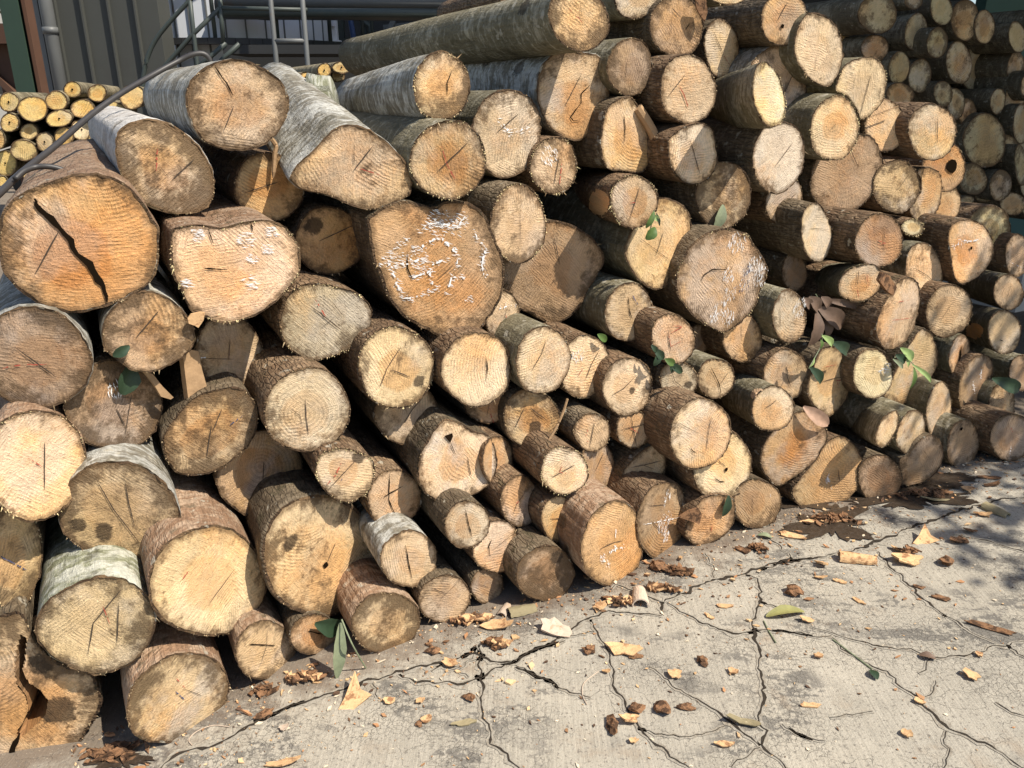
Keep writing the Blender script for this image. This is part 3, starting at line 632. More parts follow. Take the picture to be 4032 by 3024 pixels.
96|C3|1118,1005,180,275,10|.08|brown|.3|brown|g=1|c:1130,890 1150,810 1170,850;k:1020,905 1140,895;k:1030,1010 1125,1110;c1:970,1040 1230,990;cb:1130,1030,90;cb:1140,1130,40|brown log end with faint bluish chalk writing, right of the orange ground log
97|C3|p 527,1210 560,1080 620,960 740,880 850,880 930,960 967,1090 972,1250 930,1370 840,1450 740,1487 640,1450 560,1370|-.06|orange|.25|pink|g=1|c:680,1265 690,1300 730,1330;c:740,1235 770,1215 830,1205;c1:780,1060 775,1150;k:670,1215 760,1170 830,1155|tall orange ground log end with white chalk ticks, at the front of the pile
98|C3|p 1290,1080 1330,960 1420,850 1560,828 1640,870 1647,980 1600,1090 1520,1150 1400,1197 1320,1150|.05|orange|.5|brown|g=1|k1:1480,880 1520,940;r1:1480,1040 1470,1100|rusty ground log end with a flake of bark and a green strip on it
99|C3|270,1398,206,204,0|-.02|brown|.85|dark|g=1|s:355,1280,60|dark dirty ground log end with a mossy green patch
100|C3|377,1003,135,172,0|.02|tan|.15|brown|-|k:300,1000 380,995 480,1000;r1:390,1010 350,1060|smooth tan log end with one level pen stroke, left of the orange ground log
101|B3|1930,872,142,184,0|.04|orange|.5|brown|-|k:1960,810 1900,900 1875,970;r:1930,860 1890,900|small orange log end with a dark stained right half
102|B3|1546,1040,165,170,0|-.03|grey|.35|dark|-|x3:1530,930 1550,1020 1580,1130|small whitish grey fuzzy log end with a curved crack
103|B3|1763,1203,177,192,0|.03|peach|.25|brown|-|k1:1900,1090 1730,1225;x3:1720,1150 1700,1200 1710,1270;k1:1840,1220 1770,1290|bright peach log end right below the whitish fuzzy one
104|B3|p 1193,640 1215,520 1290,390 1370,292 1480,300 1600,370 1700,400 1752,520 1752,640 1700,750 1580,830 1400,887 1270,830 1200,730|-.04|cream|.2|dark|-|hp:1375,395 1435,375 1440,400 1420,445 1405,430;k:1425,450 1460,530;k:1545,550 1560,640 1575,690|large cream log end with a small dark wedge scar, half in slanting shade
105|B3|1768,580,112,180,0|.06|tan|.2|brown|-|k1:1770,460 1740,560;k1:1750,590 1830,660|narrow tan log end peeping out right of the wedge scarred one
106|B3|2012,270,200,215,0|.1|tan|.5|dark|-|k:1960,190 1890,340;k:2000,190 2060,240 2130,285;k1:1860,215 1970,212;s:2040,340,60|shaded log end with a burnt black blot and crossing lines, mid pile
107|D2|702,215,108,215,-4|-.01|cream|.15|dark|-|k1:650,180 790,190|narrow sunlit log end with deep bark shadow left of it, upper right
108|D2|1160,272,172,197,20|-.05|brown|.2|brown|-|k:1195,205 1190,345;r:1150,270 1215,295;r1:1150,300 1215,290|brown tilted log end with a dark cross mark and rough red bark
109|D2|1027,578,167,130,-28|.03|cream|.2|olive|far=600,530 L=.8|k:1010,490 1000,590;r1:1000,620 1010,690;r1:1070,520 1080,610|leaning oval cream log end under the cross marked brown one
110|D2|545,500,92,137,0|.2|brown|.35|dark|-|-|dark brown log end sunk deep behind the chalk flecked round one
111|D2|p 1270,600 1350,540 1430,570 1457,680 1440,800 1400,930 1330,1020 1230,1062 1160,1000 1140,880 1190,740 1240,660|-.02|tan|.35|brown|-|r1:1280,720 1380,700;r1:1250,850 1400,830;k1:1340,680 1300,760|tall crooked log end with torn bark tongue and faint red scribble
112|D2|1485,490,134,202,-4|.05|cream|.4|olive|-|k:1410,470 1500,520 1590,600;k1:1480,420 1475,540|oval log end with dark mouldy rim and a diagonal crack, upper right
113|D2|p 1662,230 1700,150 1800,122 1900,150 1965,230 1987,340 1960,440 1880,530 1780,582 1720,560 1690,470 1672,340|-.03|peach|.15|brown|-|c:1680,315 1760,290 1880,265;c1:1730,260 1820,275;h:1825,325,10|peach log end struck with a white chalk line, mossy bark behind
114|D2|1405,175,85,62,5|.06|yellow|.4|brown|ragged=1|-|short splintered yellow log stub left of the chalk struck peach end
115|D2|1960,180,152,167,0|.3|yellow|.7|brown|-|-|mossy yellow green log end behind the chalk struck peach one
116|D2|2165,380,90,155,0|.25|tan|.4|brown|-|c1:2110,430 2200,470|reddish log at the right edge behind the chalk struck peach one
117|D2|1665,783,166,192,14|0|tan|.3|brown|-|k1:1690,720 1600,860|tilted tan log end with coarse slanting grooves, upper right
118|D2|2100,647,110,130,0|.08|tan|.4|olive|far=1750,560 L=.8|k1:2120,580 2080,700|olive barked log near the right edge with a dull end
119|D2|2068,935,118,162,0|-.02|tan|.2|olive|knot=1850,930,65,60 far=1780,850 L=.8|x3:2030,900 2050,870;x3:2030,990 2060,1000|log with an orange knot scar on its side, near the right edge
120|D2|1742,1100,75,146,12|.06|tan|.4|olive|-|x6:1755,1030 1745,1100 1740,1150|small upright oval log end with a dark slot
121|D2|p 1205,1370 1300,1180 1390,1010 1470,913 1540,960 1577,1080 1572,1200 1500,1310 1420,1400 1320,1467 1230,1445 1195,1400|.1|tan|.3|dark|-|k1:1320,1200 1290,1280|leaning diamond shaped log end behind the light green leaf sprig
122|D2|p 648,1320 690,1170 730,1080 790,1040 870,1060 920,1170 947,1300 920,1420 850,1510 770,1542 690,1470 650,1400|.02|tan|.35|dark|-|k:740,1295 830,1270 920,1255;r:840,1290 885,1280;r:850,1290 860,1325;r1:750,1190 850,1170|upright log end with level pen line and small red mark, leaves at its left
123|D2|1113,1238,143,180,0|-.02|yellow|.2|dark|-|k1:1140,1130 1110,1240;c:1155,1215 1230,1205;cb:1215,1195,40|yellowish wavy log end with a white dab, left of the light green sprig
124|D3|1218,348,66,142,26|-.04|tan|.4|olive|far=850,190 L=.9|-|olive log with sun patched bark and slit like end, low right
125|D3|1392,370,99,163,18|.04|tan|.4|olive|-|-|stubby brown log end tucked right of the sun patched olive log
126|D3|1592,207,92,197,8|0|tan|.2|olive|-|k1:1650,120 1600,240|tall smooth oval log end standing out at the lower right
127|D2|p 1745,1300 1800,1170 1880,1108 1960,1120 1987,1200 1960,1300 1930,1420 1860,1500 1790,1522 1745,1450|.06|brown|.3|brown|-|c:1900,1200 1890,1270;c:1840,1310 1850,1370;c1:1910,1380 1920,1440|leaning brownish log end with chalk scratches at the right
128|D2|2052,1460,96,150,0|.04|tan|.5|olive|-|-|grey tan log end with a pale crescent, below the leaning scratched one
129|D2|2190,1230,85,132,0|.15|brown|.4|olive|-|-|shaded log cut by the right edge beside drooping green leaves
130|D3|1768,458,114,178,12|.08|brown|.4|olive|g=1|h:1750,345,12|shaded log end with a knot on its upper rim, near the ground at right
131|D3|2115,408,145,175,6|.04|brown|.25|brown|g=1|c1:2115,470 2105,530;r1:2110,330 2125,370|reddish ground log end at the right edge with a thin chalk stroke
132|D3|p 1320,690 1308,570 1370,530 1440,440 1530,393 1600,430 1627,530 1590,640 1500,720 1400,757 1330,745|.1|brown|.4|dark|g=1|k1:1480,500 1520,560|shaded brown ground log end beneath the stubby and smooth oval ones
133|D3|1165,705,157,172,0|.15|brown|.35|dark|g=1|k1:1120,640 1180,700|dark brown ground log end right of the chalk ticked oval, in deep shade
"""
REAR = """
R|D1|1150,100,138,145|large, topmost against the photo's top edge
R|D1|1430,235,82,140|right of the large topmost one, ridged bark
R|D1|1410,5,66,62|small, cut by the top edge
R|D1|1612,70,80,115|oval with a dark smear near the top edge
R|D1|1785,145,105,146|big oval pale one near the teal panel
R|D1|1925,195,72,125|narrow one just below the teal panel's left end
R|D1|2165,270,65,112|below the teal panel at the right edge
R|D1|1582,310,76,113|dusty narrow one in the second row
R|D1|1740,455,92,156|tall oval in front of a paler one
R|D1|1850,510,96,167|pale flat one partly behind the tall oval
R|D1|1130,352,97,102|dull, above the fluted cream log
R|D1|1305,492,76,119|oval above the pith dotted one
R|D1|1455,550,86,121|mottled round one with a dark eye
R|D1|1310,690,99,92|with a black dot of pith at its centre
R|D1|1625,680,66,96|leftmost of a touching trio
R|D1|1717,752,66,112|middle one of a touching trio
R|D1|1802,822,66,106|lowest one of a touching trio
R|D1|2022,735,55,92|little dark one with grey bark
R|D1|2142,730,72,122|pith dotted oval near the right edge
R|D1|2152,490,62,116|yellowish one at the right edge, mid height
R|D1|1925,1022,156,192|largest of all, round with drips at the top
R|D1|2195,900,62,145|mossy one cut by the right edge
R|D1|1840,1300,102,116|olive one low in the stack
R|D1|2042,1345,80,112|bright oval low in the stack
R|D1|1732,1010,38,92|sliver left of the largest round one
R|D1|2192,1200,48,150|half seen at the right edge, low
R|D1|1920,1432,66,38|almost buried, lowest visible
R|D1|1800,1452,52,32|tiny crescent, leftmost of the lowest
R|D1|905,290,38,112|sliver behind the bright oblong log
R|D1|2000,420,70,90|dark one set back beside the pale flat one
R|D1|1480,420,60,70|deep in the gap under the ridged one
R|D1|2080,1080,90,100|dark one right of the largest round one
R|D1|1560,800,70,80|set back under the mottled one
P|A1|65,740,72,73|pale square hearted, at the left photo edge
P|A1|238,790,108,93|largest of the upper rows
P|A1|410,730,82,70|dark dotted, third in the top row
P|A1|525,650,66,59|topmost one with a white barked side
P|A1|705,675,71,63|topmost right against the cladding
P|A1|600,790,88,70|oval below the two topmost ones
P|A1|430,860,96,63|flat oval under the dark dotted one
P|A1|800,840,119,109|large round one behind the steel rod
P|A1|960,705,89,92|highest right, beside the silver log
P|A1|70,890,69,69|second down at the left edge
P|A1|210,955,65,60|small round one under the broad smooth one
P|A1|325,1030,63,71|small shaded one set back
P|A1|465,990,73,69|pale one crossed by the steel rod
P|A1|590,940,76,78|ragged one with a dark hole
P|A1|718,1010,83,79|round one left of the egg shaped log
P|A1|172,1090,99,77|wide one with thick pale bark
P|A1|390,1160,76,63|touching the steel rod from below
P|A1|585,1140,113,106|biggest round one with a crack, lower middle
P|A1|770,1180,68,92|half hidden by the egg shaped log
P|A1|40,1185,82,96|split, low at the left edge
P|A1|-10,1010,48,72|cut by the left edge, middle height
P|A1|10,1315,44,40|lowest at the left edge
P|A1|258,1262,98,78|grey white barked one between the rods
Q|B1|375,560,46,39|leftmost of four behind the bent log
Q|B1|510,510,50,53|highest of four behind the bent log
Q|B1|610,548,49,51|palest of four behind the bent log
Q|B1|635,490,66,44|rightmost of four behind the bent log
R|D1|2250,1075,84,122|mossy, right edge, mid height
R|D1|2265,620,74,112|dark barked, right edge, upper half
R|D1|2250,1335,70,104|dark barked, right edge, lower half
R|D1|2130,1480,92,84|wide, on the right, above the barrier
R|D1|2290,180,70,120|dark barked, right edge, just below the panel
R|D1|2280,1500,88,96|lowest at the right edge
"""
CHIPS = """
stand|w|768|1508|62|58|0|triangular pale wood chip propped on edge on the concrete, left of centre
flat|w|1075|1356|62|26|-8|pale orange chip at the foot of the ground logs, beside the olive bark tube
curl|o|1128|1322|60|24|22|olive bark tube with a torn end, below the mossy ground log
curl|p|1090|1320|40|16|70|thin white bark curl just left of the olive bark tube
flat|p|1196|1365|70|34|-38|long whitish bark piece right of the orange chip, near the ground logs
curl|p|1382|1296|54|26|85|whitish bark roll standing near the orange ground log
flat|w|1298|1314|36|22|40|pinkish chip between the white bark roll and the ground log
flat|w|1345|1408|70|26|-12|rusty orange bark slab with dark underside, centre of the concrete
lump|b|1372|1420|32|12|0|dark crumbly underside lump beneath the orange slab
flat|w|972|1437|36|20|-15|pale chip on the broken crack, left of centre
lump|b|937|1409|32|17|0|reddish bark crumb cluster left of the broken crack
split|b|572|1545|40|14|40|forked bark splinter on the long crack at lower left
flat|w|840|1517|24|14|0|orange square chip right of the triangular propped one
flat|w|908|1518|20|13|10|small brown chip above the crack end, middle left
flat|b|1015|1510|22|22|60|brown chip beside the vertical crack
flat|w|923|1558|22|16|-20|bright orange square chip at lower left middle
lump|b|905|1566|14|11|0|dark nub touching the bright orange square chip
split|o|1003|1563|48|12|15|grainy splinter with ragged ends, low middle
flat|p|614|1576|20|13|0|cream chip near the lower left crack
flat|w|610|1654|74|16|4|large pale chip cut by the bottom edge
split|w|1708|1159|60|16|-32|bright curved wood strip near the wet bark heap
stand|w|1996|1166|44|34|-20|bright triangular chip near the right, tilted
curl|w|1852|1213|68|20|-12|arched bark strip casting a shadow, right of centre
flat|w|1957|1215|58|26|5|large bright wood curl on the crack, right side
flat|w|1945|1192|40|12|-40|broken strip leaning over the large bright curl
heap|b|1960|1196|50|22|0|crumbly bark under the large bright curl
lump|b|1717|1283|34|26|0|brown knobbly lump on the concrete, right of the cross crack
flat|w|1774|1222|24|20|30|small bark backed chip below the bright curved strip
flat|w|1773|1251|30|9|-15|flat pink sliver right of the cross crack
split|w|1815|1258|26|8|-30|orange sliver between the arch and the knobbly lump
lump|b|2042|1219|24|20|0|dark pebble like lump right of the large curl
split|b|2071|1172|26|30|-60|dark bark splinter above the pebble like lump
curl|o|2150|1107|44|17|-60|olive bark tube near the right edge
flat|w|2122|1114|32|12|-18|pale chip touching the olive tube at right
flat|w|2089|1061|24|14|-25|orange chip in the shade near the right logs
split|b|2135|1033|38|10|-10|dark orange bark sliver in the shade at right
flat|b|2142|1050|34|9|0|second bark sliver under the shaded one at right
flat|o|2022|1083|54|12|3|olive flat bark piece on the shaded concrete
split|b|2033|1294|36|12|-30|dark bark stick right of the knobbly lump
split|w|1854|1300|28|8|-50|thin pale curved sliver below the arch
split|w|1564|1311|38|9|-3|level orange stick on the concrete, centre right
split|w|1533|1334|30|8|-55|slanting orange stick below the level one
flat|w|1741|1343|28|12|-5|orange chip at the tip of the yellow green leaf
split|b|2140|1359|84|15|-28|long dark bark splinter near the right edge
flat|w|2095|1462|28|20|0|crumbly orange chip right of the brown dry leaf
split|w|1751|1526|40|10|-8|red brown stick low on the right
flat|o|1607|1565|68|18|-12|olive brown bark slab by the vertical crack, bottom
flat|w|1585|1455|26|14|-30|orange chip left of the vertical crack
flat|w|1958|1590|20|16|0|small bright orange chip at the bottom right
flat|w|1767|1420|18|12|20|tiny orange chip below the yellow green leaf
lump|b|1430|1534|34|30|0|brown block shaped bark lump, low middle
lump|b|1377|1535|32|22|0|dark ragged bark piece left of the block shaped lump
flat|w|1357|1560|42|24|20|pale curl beside the dark red bark, low middle
lump|b|1323|1572|26|38|0|dark red bark chunk left of the pale curl
flat|w|1456|1462|28|20|20|orange forked bit of bark, middle of the concrete
lump|b|1517|1432|24|22|0|brown bit beside the pale fibre
lump|b|1273|1409|26|20|0|rusty crumb left of the orange slab
lump|b|1481|1530|36|14|0|dark crumb right of the block shaped lump
flat|w|1369|1604|18|12|0|small orange chip beneath the dark red chunk
flat|w|1565|1612|38|11|-5|light orange strip low by the vertical crack
flat|w|1310|1454|18|9|0|small pinkish chip on the slanting crack
heap|b|571|1496|44|24|10|heap of dark red bark crumbs near the cross cracked log
heap|w|660|1470|90|24|8|heap of bark shreds near the foot of the sage leaf
heap|b|250|1630|120|36|12|dark heap of bark crumbs beside the lowest front log
split|b|1606|1190|36|16|-50|dark bark stick near the dark round ground log
heap|b|1640|1188|50|14|-10|shredded bark beside the dark bark stick
lump|b|1420|1226|32|26|0|dark bark chunk in front of the brown chalked log
heap|b|1462|1238|80|20|-15|rusty bark shreds right of the dark bark chunk
heap|w|1430|1275|90|20|-10|pale shredded wood behind the white bark roll
heap|w|1345|1305|70|18|0|orange shreds left of the white bark roll
heap|b|1800|1125|130|34|0|wet dark bark heap below the slanting oval log
heap|b|1990|1070|140|26|0|dark bark litter in the shade below the right logs
heap|w|1010|1345|110|22|12|pinkish shreds between the faint crossed log and the orange chip
heap|w|1075|1395|70|24|0|shredded wood lodged in the broken crack
split|w|1790|1128|60|11|-8|orange strip lying on the wet bark heap
split|w|1745|1128|36|10|5|second orange strip at the left of the wet bark heap
flat|w|2115|1418|14|10|0|tiny chip near the right crack
split|b|1985|1270|26|8|-20|small rusty sliver right of the large curl
flat|b|2095|1150|30|14|-10|brown bark flake near the right edge
flat|w|1985|1520|20|10|-40|small tilted orange chip near the lower right crack
"""
REC = "-0.020 0.000 -0.102 0.138 -0.050 -0.020 -0.110 0.072 0.126 -0.092 0.350 0.120 0.080 0.066 0.000 0.200 0.040 0.020 0.018 0.122 -0.292 -0.012 0.050 -0.002 0.080 -0.008 0.120 0.068 0.100 0.250 0.340 0.038 0.120 0.008 0.100 0.084 -0.068 0.044 0.020 0.152 -0.012 0.096 0.138 -0.100 0.020 -0.054 0.140 -0.068 -0.078 0.020 0.036 -0.030 0.140 -0.032 0.030 -0.064 -0.108 -0.081 0.030 0.028 0.071 0.068 -0.020 0.080 0.000 -0.008 0.035 0.064 0.092 -0.020 -0.020 0.090 -0.018 0.038 0.040 -0.040 0.010 0.080 0.200 0.000 0.012 0.008 0.000 0.040 -0.060 0.020 0.050 -0.084 -0.030 0.018 0.014 -0.002 -0.050 0.088 0.078 0.018 -0.060 0.004 -0.025 0.020 0.040 -0.030 0.030 0.020 0.072 0.052 0.038 -0.062 -0.234 0.200 -0.050 0.050 -0.030 0.060 0.300 0.250 0.000 0.080 -0.020 0.060 0.070 0.050 -0.008 -0.160 -0.080 0.030 0.060 0.040 0.150 -0.009 -0.090 -0.065 0.026".split()
FIX = {109: -.02, 21: -.2, 133: -.04}
SUNDIR = (.526, -.287, .80); SUN_E = 5.0; SKY_E = .105; EXPO = 0.55
SHADE_ROOF = [(4.5, 3.0, 3.3), (9.5, 3.0, 3.3), (9.5, 9.5, 3.5), (1.5, 9.5, 3.5), (2.2, 5.0, 3.4), (3.9, 3.4, 3.35)]
CRACKS = [
 ('A4', .012, [(2212,1180),(2050,1250),(1880,1320),(1700,1420),(1560,1500),(1300,1560),(1200,1640),(1100,1720)]),
 ('B4', .013, [(0,1330),(200,1230),(440,1150),(650,1095),(800,1040),(1000,980),(1180,930),(1380,890),(1560,840),(1640,770)]),
 ('B4', .014, [(1050,985),(1120,1020),(1250,1035),(1480,1050),(1660,1000),(1760,940),(1900,900),(2000,820),(2120,780),(2260,740)]),
 ('B4', .020, [(1500,860),(1600,830),(1720,890),(1800,900),(1900,880)]),
 ('B4', .012, [(1640,770),(1640,870),(1650,1000),(1660,1080),(1650,1180),(1670,1300),(1720,1400),(1730,1490),(1830,1570),(1890,1640),(1960,1720)]),
 ('B4', .007, [(1900,920),(1980,960),(2080,1010),(2212,1080)]),
 ('B4', .006, [(1290,960),(1360,920),(1480,960),(1560,1000)]),
 ('B4', .006, [(1660,880),(1560,880),(1500,940),(1440,900)]),
 ('B4', .006, [(860,1050),(900,1080),(890,1150)]),
 ('C4s', .020, [(640,268),(700,240),(760,215),(830,180),(900,165),(990,145),(1090,105),(1160,90),(1269,80)]),
 ('C4s', .022, [(640,300),(650,280),(640,262)]),
 ('C4s', .014, [(0,520),(60,490),(140,455),(180,440),(230,400),(330,330),(420,300),(520,310),(640,320)]),
 ('C4s', .009, [(430,210),(450,190),(520,215),(640,265)]),
 ('C4s', .013, [(990,150),(1040,165),(1050,200),(1045,260),(1030,310),(1025,380),(1045,450),(1045,540),(1070,620),(1060,700),(1050,770),(1075,800),(1060,860),(1140,945),(1180,990)]),
 ('C4s', .009, [(660,262),(720,300),(800,345),(880,375),(960,395),(1030,380),(1150,385),(1269,400)]),
 ('C4s', .006, [(1050,262),(1100,275),(1140,295)]),
 ('C4s', .010, [(345,335),(375,400),(410,450),(425,510),(440,570),(440,610),(480,670),(500,730),(540,780),(600,840),(660,890),(740,945),(800,990)]),
 ('C4s', .008, [(590,535),(650,580),(700,625),(790,670),(870,715),(940,770),(1010,830),(1050,860)]),
 ('C4s', .005, [(30,535),(110,570),(190,605),(280,645),(340,665)]),
 ('C4s', .005, [(1140,770),(1200,810),(1269,835)]),
 ('C4s', .006, [(1050,870),(960,925),(930,950)]),
 ('C4s', .004, [(540,790),(640,810),(740,825),(830,810),(900,780)]),
 ('C4s', .005, [(200,410),(280,400),(360,390)]),
 ('C4s', .005, [(820,60),(850,110),(860,160)]),
 ('D3', .018, [(2260,843),(2212,845),(2050,860),(1900,900),(1760,940),(1560,1010),(1350,1080),(1150,1160),(1050,1210),(880,1250),(700,1290),(540,1310),(420,1330),(300,1380)]),
 ('D3', .011, [(1150,1240),(1250,1360),(1360,1470),(1450,1560),(1550,1650),(1640,1720)]),
 ('D3', .006, [(540,1310),(440,1200),(330,1120),(280,1080)]),
 ('D3', .009, [(1700,1120),(1960,1170),(2212,1240),(2300,1260)]),
 ('D3', .007, [(960,1000),(1040,1080),(1110,1140)]),
 ('D4s', .007, [(930,315),(990,345),(1050,385),(1150,440)]),
 ('D4s', .007, [(380,365),(500,400),(600,430),(700,450),(800,460),(900,495),(1000,490),(1080,470),(1150,450),(1280,425)]),
 ('D4s', .009, [(470,410),(560,490),(640,530),(700,550),(740,600),(830,670),(900,740),(960,790),(1050,830),(1130,870),(1200,915),(1260,950),(1320,990)]),
 ('D4s', .006, [(220,380),(320,385),(420,410),(470,405)]),
 ('D4s', .004, [(290,780),(340,820),(440,840)]), ('D4s', .004, [(460,745),(530,730),(640,720)]),
 ('D4s', .006, [(945,800),(940,840),(955,890),(930,950)]), ('D4s', .005, [(900,590),(890,640),(830,672)]), ('D4s', .004, [(830,560),(870,510),(900,495)]),
 ('D4s', .004, [(1150,680),(1220,720),(1290,745)]), ('D4s', .005, [(1200,440),(1240,480),(1290,500)]),
]
# ------------------------------------------------------------------ the stacks
LOGC = {}
GM = 'sawn logs of the front stack'
for k, ln in enumerate(LOGS.strip().split('\n')):
    i, t, sh, _, col, dirt, bark, opt, mk, lab = ln.split('|')
    o = {}
    for w in opt.split():
        if '=' in w: a, b = w.split('='); o[a] = b
    d = float(REC[k]); d = FIX.get(int(i), d)
    R = random.Random(k); a = (AX + Vector((R.uniform(-.03, .03), 0, R.uniform(-.02, .02)))).normalized()
    L = float(o.get('L', 1.3 + R.uniform(-.12, .12)))
    big = int(i) in (59,)
    LOGC[int(i)] = make_log(t, sh, (lambda r, d=d: stack_pt(r, d)), a, L, col, float(dirt), bark, mk, o, lab, GM, 180 if big else 72, 60 if big else 12, seed=k + 1)
NR = NX; PR = Vector((2.42, 5.2, 0))
NP = Vector((.2, -.98, 0)).normalized(); PP = Vector((-2.1, 3.9, 0))
def rear_pt(P, N_, lean):
    def f(r, d=0):
        t = (N_.dot(P) - lean * CAMH - d) / (N_.x * r.x + N_.y * r.y + lean * r.z); return CAM + r * t
    return f
for k, ln in enumerate(REAR.strip().split('\n')):
    g, t, sh, lab = ln.split('|'); R = random.Random(k + 900)
    if g == 'R':
        deep = .25 if any(w in lab for w in ('behind', 'set back', 'deep', 'sliver', 'partly')) else 0.
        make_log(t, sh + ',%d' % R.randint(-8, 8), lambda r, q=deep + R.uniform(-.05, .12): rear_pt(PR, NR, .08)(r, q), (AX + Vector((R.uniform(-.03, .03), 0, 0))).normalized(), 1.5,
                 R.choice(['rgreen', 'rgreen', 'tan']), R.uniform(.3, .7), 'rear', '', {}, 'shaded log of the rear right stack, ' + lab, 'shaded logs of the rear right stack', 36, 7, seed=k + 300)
    else:
        ax = Vector((-.36, .93, 0)) if g == 'P' else Vector((-.45, .89, 0))
        make_log(t, sh + ',%d' % R.randint(-8, 8), lambda r, q=R.uniform(-.06, .06): rear_pt(PP, NP, .1)(r, q), ax.normalized(), 1.1, 'pyellow', R.uniform(.12, .35), 'small',
                 'h:%d,%d,6' % tuple(int(float(x)) for x in sh.split(',')[:2]) if R.random() < .5 else '', {}, 'small yellow log of the far left stack, ' + lab, 'small yellow logs of the far left stack', 36, 7, seed=k + 500)

# ------------------------------------------------------------------ ground: concrete yard, its cracks
def mat_ground():
    t = NT('concrete', .85, .25); g = t.n('ShaderNodeTexCoord').outputs['Object']
    n1 = t.noise(g, 1.7, 5, .6); n2 = t.noise(g, 14, 5, .65); n3 = t.noise(g, 160, 4, .7); n4 = t.noise(g, 60, 3, .6)
    mp = t.n('ShaderNodeMapping'); t.link(g, mp.inputs['Vector']); mp.inputs['Rotation'].default_value = (0, 0, math.radians(-11.5)); mp.inputs['Scale'].default_value = (130, 5, 1)
    br = t.noise(mp.outputs[0], 1., 3, .6, .1)
    # fine crazing, patchy
    dv = t.n('ShaderNodeVectorMath', operation='ADD'); t.link(g, dv.inputs[0])
    nv = t.n('ShaderNodeTexNoise'); t.link(g, nv.inputs['Vector']); nv.inputs['Scale'].default_value = 25; nv.inputs['Detail'].default_value = 4
    s_ = t.vmath('SCALE', nv.outputs['Color']); s_.inputs['Scale'].default_value = .05; t.link(s_.outputs[0], dv.inputs[1])
    def crz(sc_, w):
        v = t.n('ShaderNodeTexVoronoi', feature='DISTANCE_TO_EDGE'); t.link(dv.outputs[0], v.inputs['Vector']); v.inputs['Scale'].default_value = sc_
        return t.ss(v.outputs['Distance'], 0., w, 1., 0.)
    c1 = t.math('MULTIPLY', crz(52, .05), t.ss(t.noise(g, 2.4, 3), .46, .60)); c2 = t.math('MULTIPLY', crz(11, .010), t.ss(t.noise(g, 3.3, 3), .50, .58))
    cr = t.math('MAXIMUM', c1, c2)
    k = t.math('ADD', .50, t.math('ADD', t.math('MULTIPLY', n1, .42), t.math('MULTIPLY', n2, .46)))
    k = t.math('ADD', k, t.math('MULTIPLY', t.math('SUBTRACT', n3, .5), .55)); k = t.math('ADD', k, t.math('MULTIPLY', t.math('SUBTRACT', br, .5), .55))
    cc = t.n('ShaderNodeCombineColor')
    for i in range(3): t.link(k, cc.inputs[i])
    base = t.mix(t.ss(t.noise(g, 2.1, 3), .4, .65), (.350, .322, .268), (.380, .347, .285))
    col = t.mix(1., base, cc.outputs[0], 'MULTIPLY')
    # worn black stains, brown bark stains
    mp3 = t.n('ShaderNodeMapping'); t.link(g, mp3.inputs['Vector']); mp3.inputs['Rotation'].default_value = (0, 0, .5); mp3.inputs['Scale'].default_value = (3.2, 9., 1)
    sm = t.ss(t.math('ADD', t.math('MULTIPLY', t.noise(mp3.outputs[0], 1., 6, .72), .75), t.math('MULTIPLY', n4, .3)), .515, .575)
    sm = t.math('MULTIPLY', sm, t.ss(t.noise(g, 2.3, 3), .46, .58))
    col = t.mix(t.math('MULTIPLY', sm, .72), col, (.085, .08, .075))
    col = t.mix(t.math('MULTIPLY', t.ss(t.noise(g, 3.7, 5, .7), .56, .72), .5), col, (.24, .17, .11))
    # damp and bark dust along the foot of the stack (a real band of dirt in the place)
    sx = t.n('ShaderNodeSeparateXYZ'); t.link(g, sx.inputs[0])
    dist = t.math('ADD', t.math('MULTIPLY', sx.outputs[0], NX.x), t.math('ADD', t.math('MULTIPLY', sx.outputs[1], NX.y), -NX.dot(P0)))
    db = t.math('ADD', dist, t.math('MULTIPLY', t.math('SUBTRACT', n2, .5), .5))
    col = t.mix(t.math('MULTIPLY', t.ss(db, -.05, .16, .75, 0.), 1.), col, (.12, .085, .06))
    col = t.mix(t.math('MULTIPLY', t.ss(t.noise(g, 95, 3, .6), .56, .66), .7), col, (.13, .115, .10))
    col = t.mix(t.math('MULTIPLY', t.ss(t.noise(g, 210, 2, .6), .64, .70), .5), col, (.55, .48, .38))
    col = t.mix(t.math('MULTIPLY', cr, .28), col, (.10, .09, .078))
    h = t.math('SUBTRACT', t.math('ADD', t.math('MULTIPLY', br, .5), t.math('MULTIPLY', n3, .5)), t.math('MULTIPLY', cr, .4))
    return t.out(col, t.bump(h, .8, .006))
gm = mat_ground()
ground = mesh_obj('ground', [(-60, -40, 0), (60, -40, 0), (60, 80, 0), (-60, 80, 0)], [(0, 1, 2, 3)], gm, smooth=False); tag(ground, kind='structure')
M_CR = plain('crack_dirt', (.042, .035, .028), 1., 0., var=.8, scale=60, bump=.8, bd=.01)
M_HALO = plain('crack_edge_dust', (.27, .24, .195), 1., 0., var=1., scale=70, dark=((.31, .285, .24), .47), bump=.9, bd=.008)
